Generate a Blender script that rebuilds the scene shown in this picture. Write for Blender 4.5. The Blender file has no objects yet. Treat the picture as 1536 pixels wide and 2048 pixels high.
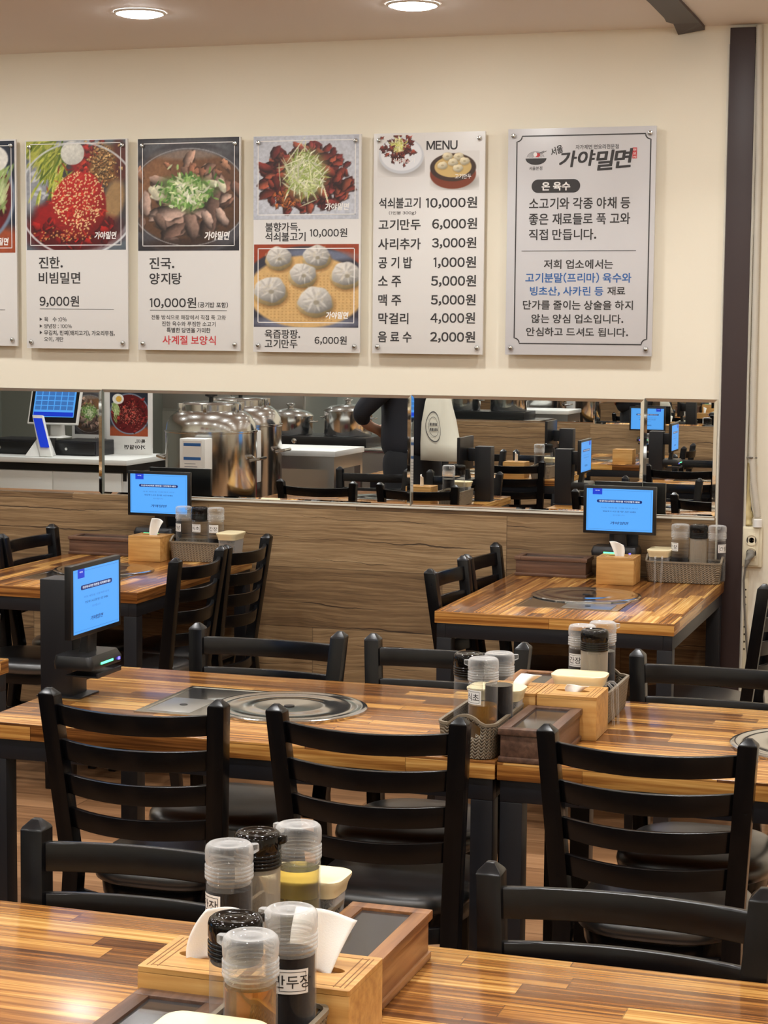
import bpy, bmesh, math, random
import numpy as np
from mathutils import Matrix, Vector

# ------------------------------------------------------------------ scene, camera, exposure
SC = bpy.context.scene
COL = SC.collection
PI = math.pi
SC.view_settings.view_transform = 'Standard'
SC.view_settings.look = 'None'
SC.view_settings.exposure = 0.0
SC.view_settings.gamma = 1.0
SC.view_settings.use_curve_mapping = False
SC.cycles.max_bounces = 12
SC.cycles.diffuse_bounces = 8
SC.cycles.transparent_max_bounces = 24
SC.cycles.caustics_reflective = False
SC.cycles.caustics_refractive = False
SC.cycles.sample_clamp_indirect = 6.0

cam_d = bpy.data.cameras.new('camera')
cam_d.sensor_fit = 'VERTICAL'
cam_d.sensor_height = 36.0
cam_d.lens = 67.634
cam_d.clip_start = 0.05
cam = bpy.data.objects.new('camera', cam_d)
COL.objects.link(cam)
cam.matrix_world = Matrix(((0.950713, -0.037661, 0.307778, 0.0),
                           (0.309954, 0.087873, -0.946682, -7.1907),
                           (0.008608, 0.995419, 0.095216, 1.68),
                           (0, 0, 0, 1)))
SC.camera = cam

world = bpy.data.worlds.new('world')
world.use_nodes = True
world.node_tree.nodes['Background'].inputs[0].default_value = (0.9, 0.95, 1.0, 1)
world.node_tree.nodes['Background'].inputs[1].default_value = 0.15
SC.world = world

LAMP_W = 4.6            # watts of each ceiling downlight
LAMP_COL = (1.0, 0.995, 0.98)
LAMP_SPREAD = 112
LENS_STRENGTH = 85.0
CEIL = 2.79

# ------------------------------------------------------------------ small helpers
def S(r, g, b):
    def f(c):
        c /= 255.0
        return c / 12.92 if c <= 0.04045 else ((c + 0.055) / 1.055) ** 2.4
    return (f(r), f(g), f(b), 1.0)


class G:
    """a tiny node graph writer"""
    def __init__(self, name):
        self.m = bpy.data.materials.new(name)
        self.m.use_nodes = True
        self.nt = self.m.node_tree
        self.b = self.nt.nodes['Principled BSDF']
        self.out = self.nt.nodes['Material Output']

    def n(self, kind, ins=None, **props):
        nd = self.nt.nodes.new(kind)
        for k, v in props.items():
            setattr(nd, k, v)
        for k, v in (ins or {}).items():
            self.put(nd.inputs[k], v)
        return nd

    def put(self, sock, v):
        if isinstance(v, bpy.types.NodeSocket):
            self.nt.links.new(v, sock)
        else:
            sock.default_value = v

    def set(self, **kw):
        names = dict(color='Base Color', rough='Roughness', metal='Metallic', normal='Normal', trans='Transmission Weight',
                     ior='IOR', alpha='Alpha', spec='Specular IOR Level', coat='Coat Weight', coatr='Coat Roughness',
                     em='Emission Color', ems='Emission Strength', sss='Subsurface Weight', sheen='Sheen Weight')
        for k, v in kw.items():
            self.put(self.b.inputs[names[k]], v)
        return self

    def math(self, op, a, b=0.0, c=None, clamp=False):
        nd = self.n('ShaderNodeMath', operation=op, use_clamp=clamp)
        self.put(nd.inputs[0], a)
        self.put(nd.inputs[1], b)
        if c is not None:
            self.put(nd.inputs[2], c)
        return nd.outputs[0]

    def xyz(self, coord='Object'):
        tc = self.n('ShaderNodeTexCoord')
        sp = self.n('ShaderNodeSeparateXYZ', {0: tc.outputs[coord]})
        return sp.outputs[0], sp.outputs[1], sp.outputs[2]

    def vec(self, x, y, z=0.0):
        nd = self.n('ShaderNodeCombineXYZ')
        for i, v in enumerate((x, y, z)):
            self.put(nd.inputs[i], v)
        return nd.outputs[0]

    def noise(self, vec, scale=1.0, detail=3.0, rough=0.55, dist=0.0):
        nd = self.n('ShaderNodeTexNoise', {'Vector': vec, 'Scale': scale, 'Detail': detail, 'Roughness': rough, 'Distortion': dist})
        return nd.outputs['Fac']

    def white(self, vec):
        nd = self.n('ShaderNodeTexWhiteNoise', {'Vector': vec}, noise_dimensions='3D')
        return nd.outputs['Value']

    def ramp(self, fac, stops, interp='LINEAR'):
        nd = self.n('ShaderNodeValToRGB', {0: fac})
        cr = nd.color_ramp
        cr.interpolation = interp
        while len(cr.elements) < len(stops):
            cr.elements.new(0.5)
        for e, (p, c) in zip(cr.elements, stops):
            e.position = p
            e.color = c
        return nd.outputs[0]

    def mix(self, fac, a, b, blend='MIX'):
        nd = self.n('ShaderNodeMix', data_type='RGBA', blend_type=blend)
        self.put(nd.inputs[0], fac)
        self.put(nd.inputs[6], a)
        self.put(nd.inputs[7], b)
        return nd.outputs[2]

    def bump(self, h, strength=0.3, dist=0.002):
        nd = self.n('ShaderNodeBump', {'Height': h, 'Strength': strength, 'Distance': dist})
        return nd.outputs[0]


def flat(name, c, rough=0.5, metal=0.0, **kw):
    g = G(name)
    g.set(color=c, rough=rough, metal=metal, **kw)
    return g.m


def glow(name, c, strength):
    g = G(name)
    g.set(color=(0, 0, 0, 1), em=c, ems=strength, rough=0.3)
    return g.m


def thin_clear(name, tint, base=0.10, edge=0.55, body=(0.85, 0.85, 0.84, 1), rough=0.08):
    """clear plastic wall: lets most light through, shines and whitens at grazing angles"""
    g = G(name)
    g.set(color=body, rough=rough, spec=0.8)
    tr = g.n('ShaderNodeBsdfTransparent', {0: tint})
    lw = g.n('ShaderNodeLayerWeight', {'Blend': 0.45})
    f = g.math('MULTIPLY_ADD', lw.outputs['Facing'], edge, base, clamp=True)
    mx = g.n('ShaderNodeMixShader', {0: f, 1: tr.outputs[0], 2: g.b.outputs[0]})
    g.nt.links.new(mx.outputs[0], g.out.inputs[0])
    return g.m


# ------------------------------------------------------------------ materials
M = {}

def make_materials():
    # painted walls and ceiling
    g = G('cream wall paint')
    x, y, z = g.xyz()
    n1 = g.noise(g.vec(x, y, z), 1.3, 2)
    n2 = g.noise(g.vec(x, y, z), 60, 3)
    g.set(color=g.mix(n1, S(239, 232, 213), S(233, 226, 206)), rough=0.62, normal=g.bump(n2, 0.12, 0.002))
    M['wall'] = g.m
    g = G('ceiling paint')
    x, y, z = g.xyz()
    n1 = g.noise(g.vec(x, y, z), 0.8, 2)
    g.set(color=g.mix(n1, S(236, 230, 226), S(230, 224, 219)), rough=0.7)
    M['ceil'] = g.m
    g = G('stained plaster')
    x, y, z = g.xyz()
    n1 = g.noise(g.vec(x, y, g.math('MULTIPLY', z, 0.35)), 16, 5, 0.65)
    low = g.math('SUBTRACT', 1.05, z, clamp=True)
    st = g.math('MULTIPLY', g.math('SUBTRACT', n1, 0.5, clamp=True), g.math('MULTIPLY', low, 5.0), clamp=True)
    g.set(color=g.mix(st, S(226, 220, 202), S(150, 122, 74)), rough=0.75, normal=g.bump(n1, 0.4, 0.004))
    M['plaster'] = g.m
    M['grey_tile'] = flat('grey kitchen wall', S(150, 156, 148), 0.45)

    # weathered plank wall panel
    g = G('weathered plank panel')
    x, y, z = g.xyz()
    row = g.math('FLOOR', g.math('DIVIDE', z, 0.24))
    rr = g.white(g.vec(row, 3.0, 0.0))
    xs = g.math('ADD', g.math('DIVIDE', x, 1.25), g.math('MULTIPLY', rr, 9.0))
    seg = g.math('FLOOR', xs)
    rnd = g.white(g.vec(row, seg, 1.0))
    off = g.math('MULTIPLY', rnd, 37.0)
    warp = g.noise(g.vec(g.math('MULTIPLY', x, 1.5), off, g.math('MULTIPLY', z, 4.0)), 1.5, 3)
    zz = g.math('MULTIPLY_ADD', warp, 0.06, z)
    grain = g.noise(g.vec(g.math('MULTIPLY', x, 3.0), off, g.math('MULTIPLY', zz, 120.0)), 1.0, 5, 0.7)
    broad = g.noise(g.vec(g.math('MULTIPLY', x, 0.9), off, g.math('MULTIPLY', zz, 11.0)), 1.0, 4, 0.6)
    v = g.math('ADD', g.math('MULTIPLY', grain, 0.72), g.math('ADD', g.math('MULTIPLY', broad, 0.28), g.math('MULTIPLY_ADD', rnd, 0.16, -0.08)))
    col = g.ramp(v, [(0.30, S(78, 59, 38)), (0.45, S(120, 94, 64)), (0.55, S(142, 115, 81)), (0.70, S(172, 145, 108))])
    blot = g.noise(g.vec(g.math('MULTIPLY', x, 2.2), off, g.math('MULTIPLY', z, 9.0)), 1.0, 4, 0.65)
    col = g.mix(g.math('MULTIPLY', g.math('SUBTRACT', blot, 0.5, clamp=True), 1.5, clamp=True), col, S(74, 58, 40))
    def cracks(period, ox, thick, gate):
        wv = g.noise(g.vec(g.math('MULTIPLY', x, 1.4), g.math('ADD', off, ox), g.math('MULTIPLY', z, 1.5)), 1.0, 5, 0.6)
        t_ = g.math('MULTIPLY_ADD', wv, 1.1, g.math('MULTIPLY_ADD', z, 1.0 / period, ox))
        dd = g.math('ABSOLUTE', g.math('SUBTRACT', g.math('FRACT', t_), 0.5))
        lv = g.noise(g.vec(g.math('MULTIPLY', x, 1.7), g.math('FLOOR', t_), g.math('ADD', off, ox)), 1.0, 3)
        th = g.math('MULTIPLY', g.math('SUBTRACT', lv, gate, clamp=True), thick)
        return g.math('LESS_THAN', dd, th)
    crack = g.math('MAXIMUM', cracks(0.085, 3.1, 0.16, 0.45), cracks(0.047, 8.7, 0.10, 0.50))
    fz = g.math('FRACT', g.math('DIVIDE', z, 0.24))
    fx = g.math('FRACT', xs)
    joint = g.math('MAXIMUM', g.math('LESS_THAN', fz, 0.012), g.math('LESS_THAN', fx, 0.0022))
    dark = g.math('MAXIMUM', g.math('MULTIPLY', crack, 0.85), g.math('MULTIPLY', joint, 0.55), clamp=True)
    col = g.mix(dark, col, S(40, 27, 18))
    g.set(color=col, rough=0.5, normal=g.bump(g.math('SUBTRACT', grain, dark), 0.25, 0.003))
    M['panel'] = g.m

    # floor planks
    g = G('floor planks')
    x, y, z = g.xyz()
    row = g.math('FLOOR', g.math('DIVIDE', y, 0.16))
    rr = g.white(g.vec(row, 5.0, 0.0))
    xs = g.math('ADD', g.math('DIVIDE', x, 1.1), g.math('MULTIPLY', rr, 5.0))
    rnd = g.white(g.vec(row, g.math('FLOOR', xs), 2.0))
    grain = g.noise(g.vec(g.math('MULTIPLY', x, 3.0), g.math('MULTIPLY', y, 60.0), g.math('MULTIPLY', rnd, 20.0)), 1.0, 4, 0.6, 0.4)
    v = g.math('MULTIPLY_ADD', rnd, 0.3, g.math('MULTIPLY', grain, 0.7))
    col = g.ramp(v, [(0.25, S(102, 71, 46)), (0.5, S(136, 98, 66)), (0.75, S(164, 124, 88))])
    j = g.math('MAXIMUM', g.math('LESS_THAN', g.math('FRACT', g.math('DIVIDE', y, 0.16)), 0.02), g.math('LESS_THAN', g.math('FRACT', xs), 0.004))
    g.set(color=g.mix(g.math('MULTIPLY', j, 0.6), col, S(60, 36, 22)), rough=0.35)
    M['floor'] = g.m

    # butcher block table tops
    g = G('laminated table wood')
    x, y, z = g.xyz()
    tc = g.n('ShaderNodeTexCoord')
    ns = g.n('ShaderNodeSeparateXYZ', {0: tc.outputs['Normal']})
    ex = g.math('GREATER_THAN', g.math('ABSOLUTE', ns.outputs[0]), 0.6)
    ee = g.math('MAXIMUM', ex, g.math('GREATER_THAN', g.math('ABSOLUTE', ns.outputs[1]), 0.6))
    x, y = (g.math('MULTIPLY_ADD', ex, g.math('SUBTRACT', y, x), x),
            g.math('MULTIPLY_ADD', ee, g.math('SUBTRACT', g.math('MULTIPLY_ADD', z, 0.8, 0.052), y), y))
    oi = g.n('ShaderNodeObjectInfo')
    sd = g.math('MULTIPLY', oi.outputs['Random'], 61.0)
    w = 0.047
    yy = g.math('ADD', y, 0.011)
    row = g.math('FLOOR', g.math('DIVIDE', yy, w))
    rr = g.white(g.vec(row, sd, 7.0))
    xs = g.math('ADD', g.math('DIVIDE', x, 0.46), g.math('MULTIPLY', rr, 8.0))
    seg = g.math('FLOOR', xs)
    rnd = g.white(g.vec(row, seg, sd))
    off = g.math('MULTIPLY', rnd, 53.0)
    streak = g.noise(g.vec(g.math('MULTIPLY', x, 1.7), g.math('MULTIPLY', y, 88.0), off), 1.0, 4, 0.62, 0.3)
    grain = g.noise(g.vec(g.math('MULTIPLY', x, 7.0), g.math('MULTIPLY', y, 260.0), off), 1.0, 3, 0.6)
    v = g.math('ADD', g.math('MULTIPLY', streak, 0.85), g.math('ADD', g.math('MULTIPLY', grain, 0.22), g.math('MULTIPLY_ADD', rnd, 0.34, -0.24)))
    col = g.ramp(v, [(0.27, S(82, 47, 20)), (0.40, S(130, 81, 37)), (0.51, S(170, 116, 56)), (0.63, S(206, 155, 84)), (0.77, S(234, 194, 122))])
    fy = g.math('FRACT', g.math('DIVIDE', yy, w))
    fx = g.math('FRACT', xs)
    j = g.math('MAXIMUM', g.math('LESS_THAN', fy, 0.03), g.math('LESS_THAN', fx, 0.004))
    col = g.mix(g.math('MULTIPLY', j, 0.55), col, S(70, 36, 16))
    g.set(color=col, rough=g.math('MULTIPLY_ADD', grain, 0.10, 0.19), spec=0.5, coat=0.25, coatr=0.14, normal=g.bump(grain, 0.05, 0.0006))
    M['table'] = g.m

    def wood(name, stops, sx=6.0, sy=90.0, rough=0.4, axis='x', spec=0.5):
        g = G(name)
        x, y, z = g.xyz()
        if axis == 'y':
            x, y = y, x
        a = g.noise(g.vec(g.math('MULTIPLY', x, sx), g.math('MULTIPLY', y, sy), g.math('MULTIPLY', z, sy)), 1.0, 4, 0.6, 0.3)
        b = g.noise(g.vec(g.math('MULTIPLY', x, sx * 0.4), g.math('MULTIPLY', y, sy * 0.25), g.math('MULTIPLY', z, sy * 0.25)), 1.0, 2)
        v = g.math('ADD', g.math('MULTIPLY', a, 0.6), g.math('MULTIPLY', b, 0.4))
        g.set(color=g.ramp(v, stops), rough=rough, spec=spec, normal=g.bump(a, 0.08, 0.001))
        return g.m
    M['bamboo'] = wood('bamboo', [(0.3, S(160, 112, 58)), (0.5, S(194, 146, 82)), (0.7, S(214, 172, 108))], 5, 70)
    M['bamboo_dark'] = flat('bamboo groove', S(128, 86, 42), 0.6)
    M['walnut'] = wood('dark cutlery box wood', [(0.3, S(58, 40, 32)), (0.5, S(94, 68, 54)), (0.72, S(124, 94, 74))], 5, 80, 0.4, 'y')
    M['oak'] = wood('light cutlery box wood', [(0.3, S(96, 60, 34)), (0.5, S(140, 94, 56)), (0.72, S(174, 128, 82))], 5, 80, 0.4, 'y')
    M['pane'] = flat('smoked pane', S(52, 50, 50), 0.12, spec=0.7)

    g = G('black chair lacquer')
    x, y, z = g.xyz()
    n = g.noise(g.vec(x, y, z), 30, 3)
    g.set(color=S(8, 8, 10), rough=g.math('MULTIPLY_ADD', n, 0.10, 0.20), spec=0.33)
    M['chair'] = g.m
    g = G('black leatherette')
    x, y, z = g.xyz()
    n = g.noise(g.vec(x, y, z), 340, 2)
    n2 = g.noise(g.vec(x, y, z), 9, 2)
    g.set(color=S(30, 31, 32), rough=g.math('MULTIPLY_ADD', n2, 0.2, 0.28), spec=0.9, coat=1.0, coatr=0.28, normal=g.bump(n, 0.12, 0.001))
    M['leather'] = g.m
    M['blackmetal'] = flat('black powder coat', S(22, 23, 28), 0.4, spec=0.5)
    M['blackplastic'] = flat('black plastic', S(20, 20, 22), 0.3, spec=0.5)
    M['darkface'] = flat('dark brown trim', S(52, 38, 37), 0.5)
    M['caulk'] = flat('white caulk', S(214, 210, 196), 0.6)
    M['mirror'] = flat('silvered glass', (0.86, 0.88, 0.87, 1), 0.0, 1.0)
    M['mirror_edge'] = flat('bevelled silvered glass', (0.9, 0.93, 0.92, 1), 0.02, 1.0)
    M['steel'] = flat('polished steel', (0.66, 0.66, 0.64, 1), 0.16, 1.0)
    M['grill_steel'] = flat('grill cover steel', (0.70, 0.70, 0.69, 1), 0.11, 1.0)
    M['steel_brushed'] = flat('brushed steel', (0.55, 0.55, 0.53, 1), 0.3, 1.0)
    M['board'] = flat('white sign board', S(222, 220, 216), 0.35)
    M['notice_board'] = flat('silver sign board', S(204, 203, 204), 0.3, spec=0.6)
    M['ink'] = flat('dark ink', S(52, 50, 50), 0.5)
    M['ink_red'] = flat('red ink', S(196, 58, 62), 0.5)
    M['ink_blue'] = flat('blue ink', S(42, 96, 160), 0.5)
    M['ink_white'] = flat('white ink', S(240, 238, 234), 0.5)
    M['ink_grey'] = flat('grey ink', S(150, 152, 156), 0.5)
    M['white'] = flat('white plastic', S(226, 226, 222), 0.35)
    M['paper'] = flat('white label paper', S(232, 230, 226), 0.6)
    M['cream'] = flat('cream plastic lid', S(240, 226, 184), 0.32)
    g = G('tissue paper')
    x, y, z = g.xyz()
    n = g.noise(g.vec(x, y, z), 500, 2)
    g.set(color=S(240, 236, 228), rough=0.9, normal=g.bump(n, 0.3, 0.001), sss=0.1)
    M['tissue'] = g.m
    g = G('woven plastic')
    x, y, z = g.xyz()
    u = g.math('ADD', x, y)
    pu = g.math('PINGPONG', g.math('MULTIPLY', u, 150.0), 1.0)
    wv = g.math('SINE', g.math('MULTIPLY', g.math('ADD', g.math('MULTIPLY', z, 135.0), g.math('MULTIPLY', pu, 0.8)), 6.283))
    h = g.math('MULTIPLY_ADD', wv, 0.5, 0.5)
    hole = g.math('GREATER_THAN', g.math('MULTIPLY', g.math('SUBTRACT', 0.40, h, clamp=True), pu), 0.10)
    g.set(color=g.mix(hole, S(130, 117, 97), S(52, 44, 36)), rough=0.5, normal=g.bump(h, 0.5, 0.003))
    M['basket'] = g.m
    M['basket_rim'] = flat('basket rim plastic', S(126, 113, 94), 0.45)
    M['clear'] = thin_clear('clear bottle wall', (0.97, 0.97, 0.96, 1), 0.015, 0.30, (0.5, 0.5, 0.5, 1))
    M['clearcap'] = thin_clear('clear ribbed cap', (0.95, 0.95, 0.94, 1), 0.06, 0.66, (0.76, 0.76, 0.75, 1), 0.05)
    M['smokecap'] = thin_clear('smoked black cap', (0.10, 0.09, 0.08, 1), 0.35, 0.6, S(24, 22, 20), 0.08)
    M['clearjar'] = thin_clear('clear jar wall', (0.9, 0.92, 0.93, 1), 0.12, 0.6)

    def liquid(name, c, tr, rough=0.05):
        g = G(name)
        g.set(color=c, rough=rough, trans=tr, ior=1.33)
        return g.m
    M['soy'] = flat('soy sauce', S(15, 8, 6), 0.12, spec=0.25)
    M['amber'] = liquid('amber vinegar', S(250, 178, 70), 0.88)
    M['oil'] = liquid('pale yellow oil', S(232, 208, 120), 0.92)
    M['dumpling'] = flat('dumpling sauce', S(20, 11, 9), 0.12, spec=0.25)
    M['frost'] = thin_clear('hazy wall', (0.85, 0.82, 0.76, 1), 0.35, 0.5, S(176, 164, 146), 0.3)
    M['pepper'] = flat('mustard sediment', S(208, 150, 70), 0.6)
    M['screen'] = glow('lit blue screen', S(88, 170, 250), 1.05)
    M['scr_navy'] = glow('navy screen ink', S(24, 48, 116), 1.0)
    M['scr_white'] = glow('white screen ink', S(232, 240, 252), 1.2)
    M['scr_tab'] = glow('blue screen tab', S(26, 60, 200), 1.1)
    M['scr_mid'] = glow('pale screen ink', S(66, 120, 190), 1.0)
    M['led_green'] = glow('green indicator', (0.1, 1.0, 0.35, 1), 3.0)
    M['led_blue'] = glow('blue indicator', (0.15, 0.12, 1.0, 1), 3.0)
    M['lens'] = glow('lit lamp lens', (1.0, 0.995, 0.975, 1), LENS_STRENGTH)
    M['socket'] = flat('ivory socket plastic', S(216, 208, 182), 0.4)
    M['hole'] = flat('dark hollow', S(44, 38, 32), 0.8)
    M['conduit'] = flat('grey corrugated conduit', S(196, 190, 176), 0.5)
    M['foam'] = flat('yellowed foam', S(206, 190, 140), 0.8)
    M['cable'] = flat('grey cable', S(112, 108, 100), 0.5)
    M['skin'] = flat('skin', S(206, 160, 132), 0.5, sss=0.1)
    M['shirt'] = flat('black shirt cloth', S(34, 36, 44), 0.85)
    M['trouser'] = flat('black trouser cloth', S(28, 29, 33), 0.85)
    M['apron'] = flat('cream apron cloth', S(208, 205, 190), 0.85)
    M['hair'] = flat('black hair', S(24, 21, 20), 0.5)
    M['redbox'] = flat('red carton', S(176, 32, 52), 0.5)
    M['card'] = flat('brown carton', S(186, 150, 96), 0.7)
    M['counter'] = flat('white counter laminate', S(222, 224, 220), 0.35)
    g = G('printed photograph')
    at = g.n('ShaderNodeAttribute', attribute_name='print', attribute_type='GEOMETRY')
    g.set(color=at.outputs['Color'], rough=0.35)
    M['print'] = g.m

make_materials()


# ------------------------------------------------------------------ mesh builder
class MB:
    def __init__(self):
        self.v, self.f, self.m = [], [], []

    def add(self, vs, fs, mi=0):
        b = len(self.v)
        self.v += [tuple(map(float, p)) for p in vs]
        self.f += [tuple(b + i for i in q) for q in fs]
        self.m += [mi] * len(fs)
        return self

    def box(self, x0, x1, y0, y1, z0, z1, mi=0):
        vs = [(x0, y0, z0), (x1, y0, z0), (x1, y1, z0), (x0, y1, z0), (x0, y0, z1), (x1, y0, z1), (x1, y1, z1), (x0, y1, z1)]
        return self.add(vs, [(3, 2, 1, 0), (4, 5, 6, 7), (0, 1, 5, 4), (1, 2, 6, 5), (2, 3, 7, 6), (3, 0, 4, 7)], mi)

    def cb(self, cx, cy, cz, sx, sy, sz, mi=0):
        return self.box(cx - sx / 2, cx + sx / 2, cy - sy / 2, cy + sy / 2, cz - sz / 2, cz + sz / 2, mi)

    def loft(self, rings, mi=0, cap0=True, cap1=True, closed=True):
        n = len(rings[0])
        vs = [p for r in rings for p in r]
        fs = []
        for k in range(len(rings) - 1):
            for i in range(n if closed else n - 1):
                j = (i + 1) % n
                fs.append((k * n + i, k * n + j, (k + 1) * n + j, (k + 1) * n + i))
        if cap0:
            fs.append(tuple(reversed(range(n))))
        if cap1:
            fs.append(tuple((len(rings) - 1) * n + i for i in range(n)))
        return self.add(vs, fs, mi)

    def lathe(self, prof, cx=0, cy=0, seg=28, mi=0, cap0=True, cap1=True):
        rings = [[(cx + r * math.cos(2 * PI * i / seg), cy + r * math.sin(2 * PI * i / seg), z) for i in range(seg)] for r, z in prof]
        return self.loft(rings, mi, cap0, cap1)

    def tube(self, pts, r, seg=8, mi=0, caps=True):
        pts = [Vector(p) for p in pts]
        rings = []
        up = Vector((0.13, 0.31, 0.94))
        for i, p in enumerate(pts):
            d = (pts[min(i + 1, len(pts) - 1)] - pts[max(i - 1, 0)]).normalized()
            a = d.cross(up)
            if a.length < 1e-3:
                a = d.cross(Vector((1, 0, 0)))
            a.normalize()
            b = d.cross(a).normalized()
            rad = r[i] if isinstance(r, (list, tuple)) else r
            rings.append([tuple(p + a * rad * math.cos(2 * PI * k / seg) + b * rad * math.sin(2 * PI * k / seg)) for k in range(seg)])
        return self.loft(rings, mi, caps, caps)

    def poly(self, pts, mi=0):
        return self.add(pts, [tuple(range(len(pts)))], mi)

    def shift(self, d):
        self.v = [(p[0] + d[0], p[1] + d[1], p[2] + d[2]) for p in self.v]
        return self

    def build(self, name, mats, parent=None, o=(0, 0, 0), smooth=False, bevel=0.0, angle=35, loc=None, rotz=0.0, seg=2):
        me = bpy.data.meshes.new(name)
        vs = [(p[0] - o[0], p[1] - o[1], p[2] - o[2]) for p in self.v]
        me.from_pydata(vs, [], self.f)
        mats = mats if isinstance(mats, (list, tuple)) else [mats]
        for q in mats:
            me.materials.append(M[q] if isinstance(q, str) else q)
        me.polygons.foreach_set('material_index', self.m)
        bm = bmesh.new()
        bm.from_mesh(me)
        bmesh.ops.recalc_face_normals(bm, faces=bm.faces) if not smooth == 'keep' else None
        if bevel > 0:
            ed = [e for e in bm.edges if len(e.link_faces) == 2 and e.calc_face_angle(0) > math.radians(28)]
            bmesh.ops.bevel(bm, geom=ed, offset=bevel, segments=seg, profile=0.6, affect='EDGES', clamp_overlap=True)
        bm.to_mesh(me)
        bm.free()
        if smooth or bevel > 0:
            me.polygons.foreach_set('use_smooth', [True] * len(me.polygons))
            me.set_sharp_from_angle(angle=math.radians(angle))
        ob = bpy.data.objects.new(name, me)
        COL.objects.link(ob)
        if parent is not None:
            ob.parent = parent
        if loc is not None:
            ob.location = loc
        ob.rotation_euler[2] = rotz
        return ob


def tag(o, label, cat, group=None):
    o['label'] = label
    o['category'] = cat
    if group:
        o['group'] = group
    return o


def thing(name, label, cat, loc=(0, 0, 0), rotz=0.0, group=None):
    o = bpy.data.objects.new(name, None)
    o.empty_display_size = 0.1
    COL.objects.link(o)
    o.location = loc
    o.rotation_euler[2] = rotz
    return tag(o, label, cat, group)


def struct(ob):
    ob['kind'] = 'structure'
    return ob


def copy_tree(o, parent=None):
    c = o.copy()
    COL.objects.link(c)
    if parent is not None:
        c.parent = parent
    for ch in list(o.children):
        copy_tree(ch, c)
    return c


PROTO = {}

def place(key, maker, label, cat, loc, rotz=0.0, group=None):
    """first use builds the thing, later uses copy it and its parts"""
    if key not in PROTO:
        PROTO[key] = r = maker()
    else:
        r = copy_tree(PROTO[key])
    r.location = loc
    r.rotation_euler[2] = rotz
    if 'group' in r.keys():
        del r['group']
    return tag(r, label, cat, group)


TXT = {}

def glyph_geo(s, bold):
    k = ('glyph', s, bold)
    if k not in TXT:
        cu = bpy.data.curves.new('t', 'FONT')
        cu.body = s
        cu.size = 1.0
        cu.resolution_u = 3
        cu.offset = bold
        ob = bpy.data.objects.new('t', cu)
        COL.objects.link(ob)
        dg = bpy.context.evaluated_depsgraph_get()
        me = bpy.data.meshes.new_from_object(ob.evaluated_get(dg))
        vs = np.zeros(len(me.vertices) * 3)
        me.vertices.foreach_get('co', vs)
        vs = vs.reshape(-1, 3)[:, :2]
        fs = [tuple(p.vertices) for p in me.polygons]
        bpy.data.objects.remove(ob)
        bpy.data.curves.remove(cu)
        bpy.data.meshes.remove(me)
        TXT[k] = (vs, fs)
    return TXT[k]


def text_geo(s, bold=0.0):
    """a line of lettering: Hangul on its own em, latin signs from the same face set close together"""
    k = (s, bold)
    if k not in TXT:
        V, F, pen = [], [], 0.0
        nb = 0
        for ch in s:
            if ch == ' ':
                pen += 0.27
                continue
            latin = 33 <= ord(ch) < 127
            if ch == '1':
                vs = np.array([(0.115, 0), (0.192, 0), (0.192, 0.735), (0.115, 0.735), (0.0, 0.585), (0.115, 0.655), (0.115, 0.735), (0.0, 0.66)])
                fs = [(0, 1, 2, 3), (4, 5, 6, 7)]
            else:
                vs, fs = glyph_geo(chr(ord(ch) + 0xFEE0) if latin else ch, bold)
            x0, x1 = vs[:, 0].min(), vs[:, 0].max()
            if latin:
                pad = 0.06 if ch in '1' else 0.0
                V.append(vs + np.array([pen - x0 + 0.045 + pad, 0.0]))
                pen += (x1 - x0) + 0.09 + 2 * pad
            else:
                V.append(vs + np.array([pen - (x0 + x1) / 2 + 0.46, 0.0]))
                pen += 0.92
            F += [tuple(nb + i for i in f) for f in fs]
            nb += len(vs)
        TXT[k] = (np.concatenate(V), F)
    return TXT[k]


def put_text(mb, s, x0, x1, z0, z1, y, bold=0.0, mi=0, slant=0.0, rot=0.0):
    """lettering in the plane facing -y, fitted to a rectangle"""
    vs, fs = text_geo(s, 0.0)
    lo, hi = vs.min(0), vs.max(0)
    sc = (hi - lo)
    sc[sc == 0] = 1
    t = (vs - lo) / sc
    px = x0 + t[:, 0] * (x1 - x0) + slant * t[:, 1] * (z1 - z0)
    pz = z0 + t[:, 1] * (z1 - z0)
    if rot:
        cx, cz = (x0 + x1) / 2, (z0 + z1) / 2
        c, sn = math.cos(rot), math.sin(rot)
        px, pz = cx + (px - cx) * c - (pz - cz) * sn, cz + (px - cx) * sn + (pz - cz) * c
    bx, bz = bold * (x1 - x0) / sc[0], bold * (z1 - z0) / sc[1]
    if bold <= 0.004:
        sh = [(0, 0)]
    elif z1 - z0 < 0.012:
        sh = [(-1, 0), (1, 0)]
    else:
        sh = [(-1, -1), (1, -1), (1, 1), (-1, 1), (0, 0)]
    for k, (u, v) in enumerate(sh):
        mb.add([(a + u * bx, y - 0.00002 * k, b + v * bz) for a, b in zip(px, pz)], fs, mi)


def rrect(cx, cy, hx, hy, r, z, n=5):
    pts = []
    for sx, sy, a0 in ((1, 1, 0), (-1, 1, 90), (-1, -1, 180), (1, -1, 270)):
        for k in range(n):
            a = math.radians(a0 + 90 * k / (n - 1))
            pts.append((cx + sx * (hx - r) + r * math.cos(a), cy + sy * (hy - r) + r * math.sin(a), z))
    return pts


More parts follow.
